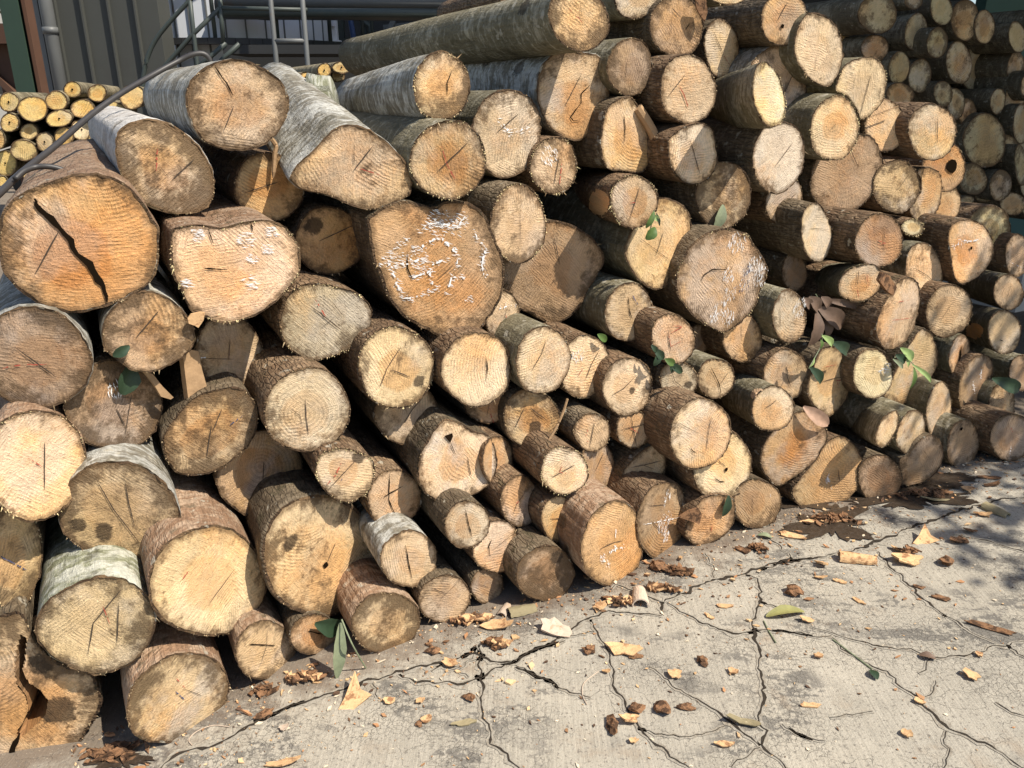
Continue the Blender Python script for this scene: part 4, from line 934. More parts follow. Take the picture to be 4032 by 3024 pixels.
def cracks():
    V, Fc = [], []; R = random.Random(3)
    for t, w, pts in CRACKS:
        q = []
        for x, y in pts:
            if t == 'o': p = ov_ground(x, y)
            elif t in ('C4s', 'D4s'): p = on_ground(TX[t[0]] + x * .9456, 2124 + y * .9456)
            else: p = on_ground(*tile(t, x, y))
            q.append(p)
        P = [q[0]]
        for a, b in zip(q[:-1], q[1:]):
            k = max(2, int((b - a).length / .012)); nrm = Vector((a.y - b.y, b.x - a.x, 0)).normalized()
            for i in range(1, k + 1):
                f = i / k; P.append(a.lerp(b, f) + nrm * (.016 * noise.noise(Vector((b.x * 3 + f * 3, b.y * 5, 1.7))) * math.sin(math.pi * f) * min(1, (b - a).length * 8) + R.uniform(-.0022, .0022) + .009 * noise.noise(a.lerp(b, f) * 24) + .004 * noise.noise(a.lerp(b, f) * 70)))
        n = len(P); b0 = len(V)
        for i, p in enumerate(P):
            d = P[min(i + 1, n - 1)] - P[max(i - 1, 0)]; nrm = Vector((-d.y, d.x, 0)).normalized(); f = i / (n - 1)
            ww = w * .21 * min(1, 6 * f + .2, 6 * (1 - f) + .2) * (1 + .9 * noise.noise(p * 9) + .5 * noise.noise(p * 31)) * R.uniform(.4, 1.7)
            ww = max(ww, .0008)
            V += [p + nrm * ww + Vector((0, 0, .003)), p - nrm * ww * R.uniform(.5, 1.3) + Vector((0, 0, .003))]
        for i in range(n - 1): Fc.append((b0 + 2 * i, b0 + 2 * i + 1, b0 + 2 * i + 3, b0 + 2 * i + 2))
    Vh = []
    for a, b in zip(V[0::2], V[1::2]):
        m_ = (a + b) / 2; d = (a - b); l = max(d.length, .0008); d = d.normalized(); w1, w2 = .0035 + l * R.uniform(.7, 2.2), .0035 + l * R.uniform(.7, 2.2)
        Vh += [Vector((m_.x + d.x * w1, m_.y + d.y * w1, .0015)), Vector((m_.x - d.x * w2, m_.y - d.y * w2, .0015))]
    mesh_obj('crack_dust', Vh, Fc, M_HALO, ground, smooth=False)
    return mesh_obj('crack', V, Fc, M_CR, ground, smooth=False)
cracks()
# dark wet bark mulch patches, flat on the concrete
def patch(x, y, rx, ry, seed):
    V = []; K = 90; c = ov_ground(x, y, .0045)
    for i in range(K):
        a = 2 * math.pi * i / K; w = 1 + .75 * noise.noise(Vector((math.cos(a) * 1.8, math.sin(a) * 1.8, seed))) + .5 * noise.noise(Vector((math.cos(a) * 6, math.sin(a) * 6, seed))) + .25 * noise.noise(Vector((math.cos(a) * 15, math.sin(a) * 15, seed)))
        V.append(ov_ground(x + rx * w * math.cos(a), y + ry * w * math.sin(a), .0045))
    o = mesh_obj('wet_stain', [c] + V, [(0, 1 + (i + 1) % K, 1 + i) for i in range(K)], M_WET, ground, smooth=False)
M_WET = plain('wet_dirt', (.045, .032, .022), .35, .5, var=.9, scale=40, bump=.9, bd=.01)
patch(1800, 1130, 85, 34, 1.3); patch(1960, 1075, 120, 22, 2.9); patch(2030, 1035, 70, 16, 4.4); patch(250, 1635, 70, 22, 5.1); patch(1730, 1090, 60, 10, 7)

# ------------------------------------------------------------------ bark and wood scraps
M_CHIP = plain('chip_wood', (.56, .36, .19), .85, .15, var=.8, scale=90, dark=((.27, .14, .07), .56), bump=.6, bd=.003)
M_BCHIP = plain('chip_bark', (.23, .125, .066), .9, .15, var=.9, scale=90, dark=((.07, .04, .024), .52), bump=.9, bd=.005)
M_PCHIP = plain('chip_pale', (.46, .37, .29), .85, .15, var=.4, scale=60, dark=((.40, .28, .18), .60), bump=.5, bd=.003)
M_OCHIP = plain('chip_olive', (.25, .21, .125), .85, .2, var=.5, scale=60, dark=((.50, .44, .28), .66), bump=.6, bd=.003)
CM = dict(w=M_CHIP, b=M_BCHIP, p=M_PCHIP, o=M_OCHIP)
GC = 'bark and wood scraps on the concrete'
def px_m(x, y): return (ov_ground(x, y) - CAM).length / F * OV
def chip(kind, col, x, y, w, h, rot, lab, seed):
    """w,h in photo pixels of the overview; rot = turn on the ground"""
    R = random.Random(seed); c = ov_ground(x, y); m = px_m(x, y); a, b = w * m / 2, h * m / 2 * 1.35; V = []; Fc = []
    nm = dict(flat='wood_chip', curl='bark_curl', lump='bark_lump', split='wood_splinter', heap='bark_heap', stand='wood_chip')[kind]
    if kind in ('flat', 'stand', 'split'):
        K = 13 if kind != 'split' else 14; th = max(.0035, min(a, b) * .22); out = []
        for i in range(K):
            t = 2 * math.pi * (i + R.uniform(-.25, .25)) / K; q = R.uniform(.62, 1.15); out.append((a * q * math.cos(t), b * q * math.sin(t)))
        if kind == 'stand': out = [(-a * .15, b * 1.15), (-a * .55, -b * .1), (-a * .95, -b * .9), (-a * .3, -b), (a * .25, -b * .55), (a * 1.05, b * .0), (a * .35, b * .25)]; K = len(out)
        cu = R.uniform(.4, 1.2) * (1 if kind == 'flat' else .5); tip = R.uniform(-.15, .15)
        def zz(x_, y_): return cu * (x_ / a) ** 2 * a * .22 + tip * y_ + R.uniform(0, .12) * b
        inner = [(x_ * .55, y_ * .55) for x_, y_ in out]; layers = []
        for lev in (0, 1):
            for ring, zf in ((out, 1), (inner, .8)):
                layers.append(len(V))
                for x_, y_ in ring: V.append(Vector((x_ * (1 + .06 * lev), y_ * (1 + .04 * lev), zz(x_, y_) * zf + lev * th)))
        for i in range(K):
            j = (i + 1) % K
            Fc += [(layers[0] + i, layers[1] + i, layers[1] + j, layers[0] + j), (layers[2] + i, layers[2] + j, layers[3] + j, layers[3] + i), (layers[0] + i, layers[0] + j, layers[2] + j, layers[2] + i)]
        Fc += [[layers[1] + i for i in range(K)][::-1], [layers[3] + i for i in range(K)]]
    elif kind == 'curl':
        n, s_ = 9, 8; rc = b; th = max(.003, rc * .16); sp_ = R.uniform(2.2, 3.6)
        for i in range(s_ + 1):
            u = -a + 2 * a * i / s_; f = 1 - .25 * (i / s_) ** 2; lo = R.uniform(-.12, .12)
            for j in range(n + 1):
                t = -sp_ / 2 + sp_ * j / n + lo; j_ = 1 + R.uniform(-.03, .03)
                V.append(Vector((u + R.uniform(-.04, .04) * a, rc * f * math.sin(t) * j_, rc * f * math.cos(t) * j_ + rc * .1)))
                V.append(Vector((u, (rc * f - th) * math.sin(t), (rc * f - th) * math.cos(t) + rc * .1)))
        W = 2 * (n + 1)
        for i in range(s_):
            for j in range(n):
                q = i * W + 2 * j; Fc += [(q, q + 2, q + W + 2, q + W), (q + 1, q + W + 1, q + W + 3, q + 3)]
            q = i * W; Fc.append((q, q + W, q + W + 1, q + 1)); q = i * W + 2 * n; Fc.append((q, q + 1, q + W + 1, q + W))
        for j in range(n): q = 2 * j; Fc.append((q, q + 1, q + 3, q + 2)); q = s_ * W + 2 * j; Fc.append((q, q + 2, q + 3, q + 1))
    elif kind == 'lump':
        bm = bmesh.new(); bmesh.ops.create_icosphere(bm, subdivisions=2, radius=1)
        for v in bm.verts:
            q = .9 + .75 * noise.noise(v.co * 1.3 + Vector((seed, 0, 0))) + .25 * noise.noise(v.co * 4 + Vector((0, seed, 0)))
            V.append(Vector((v.co.x * a * q, v.co.y * b * q, v.co.z * min(a, b) * .5 * q)))
        Fc = [[v.index for v in f.verts] for f in bm.faces]; bm.free()
    elif kind == 'heap':
        for _ in range(max(14, int(w * .5))):
            g = (R.gauss(0, .36), R.gauss(0, .36)); p = Vector((a * g[0], b * g[1], .003 + .02 * R.random() * max(0, 1 - math.hypot(*g)))); l = R.uniform(.006, .022); ww = l * R.uniform(.25, .7); t = R.uniform(0, 6.28); hh = R.uniform(.002, .007)
            ax1 = Vector((math.cos(t), math.sin(t), R.uniform(-.35, .35))); ax2 = Vector((-math.sin(t), math.cos(t), R.uniform(-.4, .4))); q0 = len(V)
            base = [p - ax1 * l - ax2 * ww * .4, p + ax1 * l * .2 - ax2 * ww, p + ax1 * l, p + ax2 * ww]
            for z in (0, hh):
                for q in base: V.append(q + Vector((0, 0, z)))
            Fc += [(q0 + 3, q0 + 2, q0 + 1, q0), (q0 + 4, q0 + 5, q0 + 6, q0 + 7)] + [(q0 + i, q0 + (i + 1) % 4, q0 + 4 + (i + 1) % 4, q0 + 4 + i) for i in range(4)]
    ro = math.radians(rot)
    V = [Vector((v.x * math.cos(ro) - v.y * math.sin(ro), v.x * math.sin(ro) + v.y * math.cos(ro), v.z)) for v in V]
    if kind == 'stand': # leaning up on its edge, the broad side to the camera
        V = [Vector((v.x, v.y * .45, max(0, v.y + b) * .85)) if 0 else v for v in V]
    zmin = min(v.z for v in V); V = [v - Vector((0, 0, zmin)) for v in V]
    o = mesh_obj(nm, V, Fc, [CM[col], M_BCHIP] if kind == 'heap' else CM[col], loc=(c.x, c.y, .001), smooth=False)
    if kind == 'heap': o.data.polygons.foreach_set('material_index', [1 if random.Random(seed + i // 6).random() < .5 else 0 for i in range(len(o.data.polygons))])
    if kind == 'stand': o.rotation_euler = (math.radians(38), 0, 0); o.location.z = .008
    if kind == 'flat': o.rotation_euler = (R.uniform(-.25, .25), R.uniform(-.25, .25), 0); o.location.z = .004 + .1 * min(a, b)
    tag(o, lab, dict(heap='bark crumbs', curl='bark', lump='bark').get(kind, 'bark' if col == 'b' else 'wood chip'), GC)
for k, ln in enumerate(CHIPS.strip().split('\n')):
    kind, col, x, y, w, h, rot, lab = ln.split('|'); chip(kind, col, float(x), float(y), float(w), float(h), float(rot), lab, k + 1)

# the crumbs nobody could count
def litter():
    R = random.Random(11); V, Fc, T = [], [], []
    pal = [(.60, .42, .24), (.52, .34, .18), (.34, .19, .10), (.16, .09, .05), (.10, .06, .04), (.66, .56, .42), (.42, .22, .11)]
    n = 0
    while n < 5200:
        x = R.uniform(-1.6, 4.2); q = R.random()
        dd = R.expovariate(5.5) if q < .70 else R.uniform(0, 1.9)
        base = P0 + Vector((-NX.y, NX.x, 0)) * x; p = base + NX * (dd - .05)
        if p.y < .7: continue
        n += 1
        l = min(.016, .0016 + R.expovariate(420)); w = l * R.uniform(.2, .8); t = R.uniform(0, 6.28); h = l * R.uniform(.15, .5); b = len(V); c = R.choice(pal)
        a1 = Vector((math.cos(t), math.sin(t), R.uniform(-.3, .3))); a2 = Vector((-math.sin(t), math.cos(t), R.uniform(-.3, .3)))
        p = Vector((p.x, p.y, .001 + abs(a1.z) * l))
        bs = [p - a1 * l - a2 * w * R.uniform(.2, 1), p + a1 * l * R.uniform(.1, .6) - a2 * w, p + a1 * l, p + a2 * w * R.uniform(.5, 1)]
        for z in (0, h):
            for v in bs: V.append(v + Vector((0, 0, z))); T.append(c)
        Fc += [(b + 3, b + 2, b + 1, b), (b + 4, b + 5, b + 6, b + 7)] + [(b + i, b + (i + 1) % 4, b + 4 + (i + 1) % 4, b + 4 + i) for i in range(4)]
    o = mesh_obj('wood_crumbs', V, Fc, M_CRUMB, smooth=False); cattr(o.data, 'tint', T); tag(o, 'tiny wood and bark crumbs strewn over the concrete', 'wood crumbs', kind='stuff')
litter()

# ------------------------------------------------------------------ leaves, plank, twigs
def leafmat(name, col, tr=.3):
    t = NT(name, .55, .4); g = t.n('ShaderNodeTexCoord').outputs['Object']; n = t.noise(g, 45, 4, .6)
    return t.out(t.mix(n, tuple(c * .55 for c in col), tuple(min(1, c * 1.4) for c in col)), t.bump(n, .4, .003))
LM = dict(green=leafmat('leaf_green', (.075, .13, .03)), dark=leafmat('leaf_dark', (.022, .045, .022)), sage=leafmat('leaf_sage', (.20, .23, .14)), dry=leafmat('leaf_dry', (.13, .085, .06)),
          pink=leafmat('leaf_pink', (.42, .27, .19)), light=leafmat('leaf_light', (.24, .33, .12)), yg=leafmat('leaf_yellowgreen', (.25, .24, .09)))
def leaf_mesh(base, tip, w, bulge, curl, R, lobed=False):
    base, tip = Vector(base), Vector(tip); d = tip - base; L = d.length; d.normalize(); out = bulge.normalized(); s = d.cross(out).normalized(); V = []; Fc = []; n = 9
    for i in range(n + 1):
        f = i / n; ww = w * (math.sin(math.pi * min(1, f * .93 + .03)) ** .75) * (1 + (.25 * math.sin(f * 21) if lobed else 0)); bow = curl * L * math.sin(math.pi * f)
        for q in (-1, -.5, 0, .5, 1): V.append(base + d * L * f + s * q * ww * (1 + R.uniform(-.06, .06)) + out * (bow + abs(q) * ww * .35 + R.uniform(-.02, .02) * w))
    for i in range(n):
        for j in range(4): a = i * 5 + j; Fc.append((a, a + 1, a + 6, a + 5))
    return V, Fc
def add_leaf(t, x0, y0, x1, y1, wpx, host, mat, lab, off=.012, curl=.08, group=None, name='leaf', parent=None, seed=1):
    R = random.Random(seed); _, C, n, ex, ey, rad = LOGC[host]; pl = C + n * off
    a = hit_plane(ray(*tile(t, x0, y0)), pl, n); b = hit_plane(ray(*tile(t, x1, y1)), pl, n); w = wpx * S * (a - CAM).length / F / 2
    V, Fc = leaf_mesh(a, b, w, n, curl, R)
    loc = parent.location if parent else a
    o = mesh_obj(name, [v - loc for v in V], Fc, LM[mat], parent, (0, 0, 0) if parent else a)
    if not parent: tag(o, lab, 'leaf', group)
    return o
def sprig(nm, lab, cat, t, host, stem, leaves, off=.015):
    _, C, n, ex, ey, rad = LOGC[host]; pl = C + n * off
    P = [hit_plane(ray(*tile(t, x, y)), pl, n) for x, y in stem]; e = empty(nm, P[0]); tag(e, lab, cat)
    MB().tube(open_spline(P, 4), .0018, 6).build('stem', LM['sage'], e)
    for k, (x0, y0, x1, y1, w, m) in enumerate(leaves): add_leaf(t, x0, y0, x1, y1, w, host, m, None, off + .006 + .003 * (k % 3), .12, parent=e, seed=k + 3)
add_leaf('A2', 950, 1170, 885, 1390, 150, 50, 'dark', 'dark green leaf hanging over the mouldy log end in shade', .02, seed=1)
add_leaf('A2', 940, 1035, 820, 1110, 70, 46, 'dark', 'small folded dark leaf on the lower left of the half shadowed log end', .008, seed=2)
add_leaf('C2', 1560, 10, 1500, 195, 85, 32, 'sage', 'dry sage green leaf stuck to the speckled log end', .012, seed=3)
sprig('leaf_sprig', 'bright green sprig clinging between the greenish peeled log and the heart shaped end', 'sprig', 'C2', 37, [(1060, 50), (1050, 120), (1030, 200)], [(1050, 60), (1040, 140), (1060, 170), (1045, 100), (1000, 190)] and
      [(1040, 80, 1105, 135, 34, 'light'), (1060, 60, 1000, 180, 45, 'green'), (1070, 175, 1000, 262, 80, 'green'), (1075, 70, 1100, 165, 20, 'dark')], .03)
sprig('leaf_sprig', 'dark green leaf cluster under the bright peach log end', 'sprig', 'C2', 76, [(1050, 1040), (1110, 1110), (1220, 1190)],
      [(1060, 1060, 1130, 1130, 60, 'dark'), (1090, 1090, 1060, 1180, 60, 'dark'), (1140, 1130, 1210, 1170, 55, 'green'), (1170, 1160, 1265, 1230, 55, 'dark'), (1180, 1150, 1190, 1230, 45, 'dark'), (1040, 1030, 1080, 1080, 40, 'dark')], .02)
add_leaf('C2', 650, 950, 715, 1000, 55, 74, 'green', 'small green leaf on the top rim of the chalk splashed cream log', .02, seed=8)
sprig('leaf_sprig', 'green leaves hanging by the upright log with a small red mark', 'sprig', 'D2', 122, [(745, 950), (740, 1030), (660, 1180), (650, 1200)],
      [(745, 960, 820, 1035, 50, 'light'), (820, 1010, 930, 1080, 85, 'dark'), (735, 990, 730, 1060, 40, 'green'), (655, 1190, 735, 1310, 75, 'dark'), (690, 1120, 655, 1190, 22, 'light')], .05)
sprig('leaf_sprig', 'light green sprig drooping over the leaning diamond shaped log end', 'sprig', 'D2', 121, [(1270, 1120), (1330, 1110), (1400, 1160), (1530, 1295)],
      [(1315, 1050, 1400, 1140, 60, 'light'), (1400, 1170, 1535, 1300, 34, 'light'), (1410, 1190, 1380, 1350, 42, 'green'), (1280, 1100, 1350, 1150, 60, 'dark'), (1260, 1130, 1330, 1200, 30, 'sage'), (1350, 1120, 1370, 1190, 30, 'light')], .09)
sprig('dry_leaf_clump', 'clump of dry brown leaves stuffed in a gap at the right', 'dead leaves', 'D2', 80, [(700, 660), (740, 740), (720, 850)],
      [(760, 700, 1080, 740, 60, 'dry'), (720, 760, 890, 890, 130, 'dry'), (700, 780, 640, 1050, 130, 'dry'), (650, 680, 720, 780, 90, 'dry'), (740, 680, 800, 760, 70, 'dry'), (760, 830, 770, 990, 90, 'dry'), (610, 690, 660, 760, 70, 'dry')], -.03)
add_leaf('D3', 610, 185, 790, 320, 100, 90, 'pink', 'dry pinkish leaf lying on top of the streaky orange brown log', .02, seed=9)
add_leaf('B4', 440, 610, 640, 640, 130, 61, 'dark', 'dark shaded leaf behind the tall sage leaf, over the shaded ground log', .02, seed=10)
add_leaf('D2', 1980, 1270, 2180, 1350, 90, 128, 'dark', 'drooping dark green leaf at the right edge near the grey tan log', .03, seed=11)
add_leaf('C3', 1600, 830, 1560, 980, 70, 98, 'dark', 'strip of green leaf stuck on the rusty ground log', .008, seed=12)
# the tall sage leaf leaning on the ground logs
g0 = ov_ground(728, 1465); g1 = stack_pt(ov(735, 1345), -.06); V, Fc = leaf_mesh(g0, g1, .018, NX, .04, random.Random(5))
tag(mesh_obj('leaf', [v - g0 for v in V], Fc, LM['sage'], loc=g0), 'long sage green leaf standing upright against the ground logs', 'leaf')
p = [stack_pt(ov(738, 1338), -.07), stack_pt(ov(760, 1390), -.1), ov_ground(790, 1443, .004)]
tag(MB().tube(open_spline(p, 5), .0022, 6).build('leaf_stalk', LM['sage']), 'thin stalk leaning from the tall sage leaf to the concrete', 'twig')
for lab, pts, w, m, sd in (('yellow green fallen leaf on the concrete at the right', [(1655, 1332), (1738, 1322)], .021, 'yg', 1), ('dark green crumpled leaf with a long stem on the concrete', [(1880, 1447), (1895, 1468)], .012, 'dark', 2),
                           ('brown dry leaf on the crack near the right edge', [(1985, 1415), (2022, 1424)], .014, 'dry', 3), ('small green leaf on the concrete beside the dark round ground log', [(1636, 1156), (1668, 1162)], .014, 'sage', 4)):
    a, b = ov_ground(*pts[0], .006), ov_ground(*pts[1], .006); V, Fc = leaf_mesh(a, b, w, Vector((0, 0, 1)), .1, random.Random(sd))
    tag(mesh_obj('fallen_leaf', [v - a for v in V], Fc, LM[m], loc=a), lab, 'leaf')
for lab, pts in (('straight green stem lying on the concrete right of centre', [(1799, 1381), (1840, 1412), (1884, 1445)]), ('short stem beside the yellow green fallen leaf', [(1650, 1341), (1660, 1362), (1676, 1388)])):
    tag(MB().tube([ov_ground(*q, .003) for q in pts], .0021, 6).build('stem', LM['sage']), lab, 'twig')
for lab, pts in (('pale curled fibre on the concrete near the left log', [(415, 1610), (408, 1598), (425, 1580), (460, 1567), (495, 1570)]), ('thin pale straw on the concrete below the split slab', [(1293, 1450), (1262, 1475), (1258, 1500), (1268, 1522)])):
    tag(MB().tube(open_spline([ov_ground(*q, .003) for q in pts], 4), .0013, 5).build('straw', M_PCHIP), lab, 'straw')
# plank, bark strips
def slab(nm, lab, cat, t, host, pts, off, th, mat):
    _, C, n, ex, ey, rad = LOGC[host]; P = [hit_plane(ray(*tile(t, x, y)), C + n * off, n) for x, y in pts]; k = len(P); loc = P[0]; R = random.Random(k)
    P2 = [p - n * th for p in P]; V = [p - loc for p in P + P2]
    Fc = [list(range(k)), list(range(2 * k - 1, k - 1, -1))] + [(i, k + i, k + (i + 1) % k, (i + 1) % k) for i in range(k)]
    return tag(mesh_obj(nm, V, Fc, mat, loc=loc, smooth=False), lab, cat)
M_PLANK = plain('plank_wood', (.33, .215, .12), .85, .15, var=.8, scale=40, bump=.7, bd=.004)
slab('plank', 'short brown plank jammed upright between the left logs', 'plank', 'A2', 47, [(1330, 1120), (1390, 1065), (1440, 1075), (1465, 1200), (1500, 1325), (1485, 1395), (1440, 1420), (1368, 1432), (1350, 1290)], .06, .02, M_PLANK)
slab('bark_flake', 'pinkish bark flake dangling under the lumpy orange log', 'bark', 'A2', 44, [(1362, 835), (1385, 805), (1450, 790), (1488, 795), (1478, 850), (1440, 905), (1415, 890), (1370, 875)], .015, .006, M_CHIP)
slab('bark_strip', 'curled grey bark strip under the small leaf, left side', 'bark', 'A2', 50, [(1040, 1220), (1110, 1240), (1180, 1330), (1260, 1410), (1240, 1425), (1170, 1405), (1120, 1320)], .05, .008, M_PLANK)
slab('bark_tongue', 'torn brown bark tongue over the tall crooked log end', 'bark', 'D2', 111, [(1185, 500), (1230, 520), (1290, 610), (1265, 670), (1220, 640), (1160, 560)], .03, .012, M_BCHIP)
slab('bark_flake', 'rusty bark flake on the left of the rusty ground log', 'bark', 'C3', 98, [(1240, 990), (1320, 940), (1380, 920), (1410, 970), (1390, 1040), (1300, 1010)], .02, .008, M_BCHIP)
slab('bark_flake', 'dark red bark flake hanging by the two toned orange log near the top', 'bark', 'C1', 13, [(1360, -10), (1440, 0), (1450, 90), (1430, 155), (1395, 110), (1370, 60)], .03, .006, M_BCHIP)
_, C_, n_, *_r = LOGC[94]
def on(host, off, t, x, y): _, C, n, ex, ey, rad = LOGC[host]; return hit_plane(ray(*tile(t, x, y)), C + n * off, n)
tag(MB().tube(open_spline([on(86, .03, 'C3', *q) for q in ((432, 130), (400, 230), (350, 340), (285, 450))], 5), [.004] * 15 + [.0025], 6).build('bark_strip', M_PLANK), 'long thin bark strip hanging beside the burnt blotted log', 'bark')
tag(MB().tube(open_spline([on(15, -.05, 'C1', *q) for q in ((940, 780), (1000, 870), (1050, 960), (1075, 1035))], 4), [.017] * 12 + [.014], 9).build('branch_stub', M_PLANK), 'short brown branch stub wedged under the red marked ringed log', 'branch')
tag(MB().tube(open_spline([on(4, .02, 'B1', *q) for q in ((130, 1010), (160, 1060), (150, 1130), (140, 1290))], 4), [.006] * 12 + [.002], 6).build('bark_strip', M_PLANK), 'dangling dark bark strip between the silver log and the torn bark log', 'bark')
tag(MB().tube(open_spline([on(25, .03, 'D1', *q) for q in ((1300, 770), (1190, 810), (1090, 850))], 3), .0022, 6).build('twig', M_PLANK), 'thin dark twig across the smooth cream log on the right shoulder', 'twig')

# stub of the bent log
b5, C5, *_q = LOGC[5]
q0 = hit_plane(ray(*tile('B1', 440, 720)), C5 + AX * .75, NX); q1 = hit_plane(ray(*tile('B1', 585, 690)), C5 + AX * .72, NX)
v = MB().tube([q0, q0.lerp(q1, .5), q1], [.085, .07, .062], 20)
st = v.build('branch_stub', M_BARK, b5, True); me = st.data
cattr(me, 'c1', [BARK['green'][0]] * len(v.v)); cattr(me, 'c2', [BARK['green'][1]] * len(v.v)); fattr(me, 'patch', [.4] * len(v.v)); uvset(me, 'bark', [(.02 * (i % 20), .1 * (i // 20)) for i in range(len(v.v))])
# ------------------------------------------------------------------ steel rods on the left
M_ROD = plain('steel_rod', (.038, .035, .034), .5, .5, var=.5, scale=60)
def at_d(t, x, y, d): return rear_pt(P0, NX, 0)(ray(*tile(t, x, y)), d)
rp = [('A1', -60, 1450, .25), ('A1', 0, 1400, .3), ('A1', 160, 1250, .45), ('A1', 400, 1060, .6), ('A1', 640, 850, .75), ('A1', 860, 690, .85), ('A1', 1080, 560, .95), ('A1', 1280, 450, 1.0), ('A1', 1400, 395, 1.0), ('A1', 1480, 392, 1.0), ('A1', 1525, 440, 1.0), ('A1', 1530, 520, 1.0)]
tag(MB().tube(open_spline([at_d(*q) for q in rp], 5), .008, 10).build('steel_rod', M_ROD, smooth=True), 'long bent dark steel rod with a hooked end above the left logs', 'steel rod', 'bent steel rods at the left')
rp = [('A1', 110, 1300, .36), ('A1', 170, 1245, .38), ('A1', 250, 1215, .4), ('A1', 340, 1208, .4), ('A1', 430, 1225, .4), ('A1', 500, 1262, .4), ('A1', 530, 1330, .4)]
tag(MB().tube(open_spline([at_d(*q) for q in rp], 5), .0068, 10).build('steel_rod', M_ROD, smooth=True), 'short curved grey steel rod just above the big cracked log', 'steel rod', 'bent steel rods at the left')

# ------------------------------------------------------------------ the works behind
M_CLAD = plain('grey_cladding', (.060, .062, .056), .6, .3, var=.25, scale=3, dark=((.055, .055, .05), .60))
M_PIPE = plain('pipe_grey', (.12, .125, .125), .5, .4, var=.35, scale=5, dark=((.13, .09, .06), .66))
M_GREEN = plain('green_paint', (.022, .042, .028), .55, .4, var=.4, scale=5, dark=((.09, .05, .03), .64))
M_RAIL = plain('rail_paint', (.048, .060, .055), .5, .4, var=.4, scale=6, dark=((.10, .07, .05), .66))
M_WHITE = plain('white_tank_paint', (.72, .75, .80), .5, .4, var=.16, scale=1.5, dark=((.38, .36, .35), .68))
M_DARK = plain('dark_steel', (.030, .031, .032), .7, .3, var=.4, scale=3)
M_RUST = plain('rusty_brown_paint', (.085, .044, .028), .7, .3, var=.5, scale=5, dark=((.07, .04, .03), .58))
M_TEAL = plain('teal_paint', (.055, .115, .105), .6, .3, var=.2, scale=2)
M_PALE = plain('pale_wall', (.55, .53, .48), .8, .2, var=.25, scale=.8, dark=((.40, .36, .30), .62))
M_WCON = plain('pale_concrete', (.33, .33, .31), .85, .2, var=.3, scale=8)
M_YEL = plain('yellow_paint', (.33, .29, .045), .7, .3, var=.5, scale=10, dark=((.16, .15, .09), .58))
X3, Y3, Z3 = Vector((1, 0, 0)), Vector((0, 1, 0)), Vector((0, 0, 1))
def at(x, y, Y): return ov_at_y(x, y, Y)
# clad building: wall of standing seams, drain pipe at its left corner
Yc = 7.0; a = at(105, 100, Yc); b = at(352, 100, Yc); cl = empty('cladding_wall', (a.x, Yc, 0)); tag(cl, 'dark grey wall of upright metal sheets, behind the far left stack', 'wall')
MB().box(((a.x + b.x) / 2, Yc + .12, 2.4), ((b.x - a.x) / 2, .12, 2.4)).build('sheeting', M_CLAD, cl)
m = MB(); x = a.x + .12
while x < b.x - .03:
    m.box((x, Yc - .018, 2.4), (.007, .018, 2.4)); x += .212
m.build('seam', M_CLAD, cl)
MB().box(((a.x + b.x) / 2, Yc + .1, 4.83), ((b.x - a.x) / 2 + .05, .2, .03)).build('coping', M_CLAD, cl)
MB().box((a.x - .035, Yc + .02, 2.4), (.03, .06, 2.4)).build('corner_trim', M_PIPE, cl)
pp = MB(); pp.tube([(a.x + .075, Yc - .07, 0), (a.x + .075, Yc - .07, 4.7)], .05, 16)
for z in (1.0, 1.95, 2.9): pp.tube([(a.x + .075, Yc - .07, z), (a.x + .075, Yc - .07, z + .05)], .058, 16)
dp = pp.build('drain_pipe', M_PIPE, cl, True)
# green steel column
c0 = at(37, 100, 5.6); m = MB()
m.box((c0.x, 5.6, 2.3), (.06, .006, 2.3)); m.box((c0.x, 5.72, 2.3), (.06, .006, 2.3)); m.box((c0.x, 5.66, 2.3), (.005, .053, 2.3))
m2 = MB().box((c0.x + .072, 5.68, 2.3), (.012, .045, 2.3)); col_ = empty('steel_column', (c0.x, 5.7, 0)); tag(col_, 'dark green steel I column at the far left', 'column'); m.build('shaft', M_GREEN, col_); m2.build('side_channel', M_RUST, col_)
MB().box((c0.x, 5.66, .012), (.16, .16, .012)).build('base_plate', M_GREEN, col_)
# brown steel platform beyond, seen either side of the column
pf = empty('steel_platform', (at(60, 120, 10).x, 10, 0)); tag(pf, 'rusty brown steel platform with railing, behind the green column', 'platform')
xl = at(-60, 100, 10).x; xr = at(104, 100, 10).x
zb = at(60, 95, 10).z; zt = at(60, 52, 10).z
MB().box(((xl + xr) / 2, 10.4, (zt + zb) / 2), ((xr - xl) / 2, .5, (zt - zb) / 2)).build('deck', M_RUST, pf)
for px in (12, 76): q = at(px, 100, 10.2).x; MB().box((q, 10.2, zb / 2), (.09, .09, zb / 2)).build('leg', M_RUST, pf)
q0, q1, q2 = at(76, 100, 10.2), at(20, 130, 10.2), at(104, 150, 10.2)
MB().bar((q0.x - .05, 10.05, zb - .9), (xr - .05, 10.05, zb + .02), .07).build('brace', M_RUST, pf); MB().bar((q0.x + .05, 10.05, zb - .9), (q0.x - .75, 10.05, zb + .0), .07).build('brace', M_RUST, pf)
m = MB()
for k in range(5): z = zt + .12 + .17 * k; m.bar((xl, 9.95, z), (xr, 9.95, z), .025)
for k in range(6): x = xl + (xr - xl) * k / 5; m.bar((x, 9.95, zt), (x, 9.95, zt + .95), .035)
m.build('railing', M_RUST, pf)
MB().tube([(xl, 10.35, zb - .42), (xr + .3, 10.35, zb - .42)], .13, 14).build('pipe', M_PIPE, pf, True)
MB().tube([(xl, 10.5, .55), (xr + .2, 10.5, .55)], .32, 16).build('lower_pipe', M_DARK, pf, True)
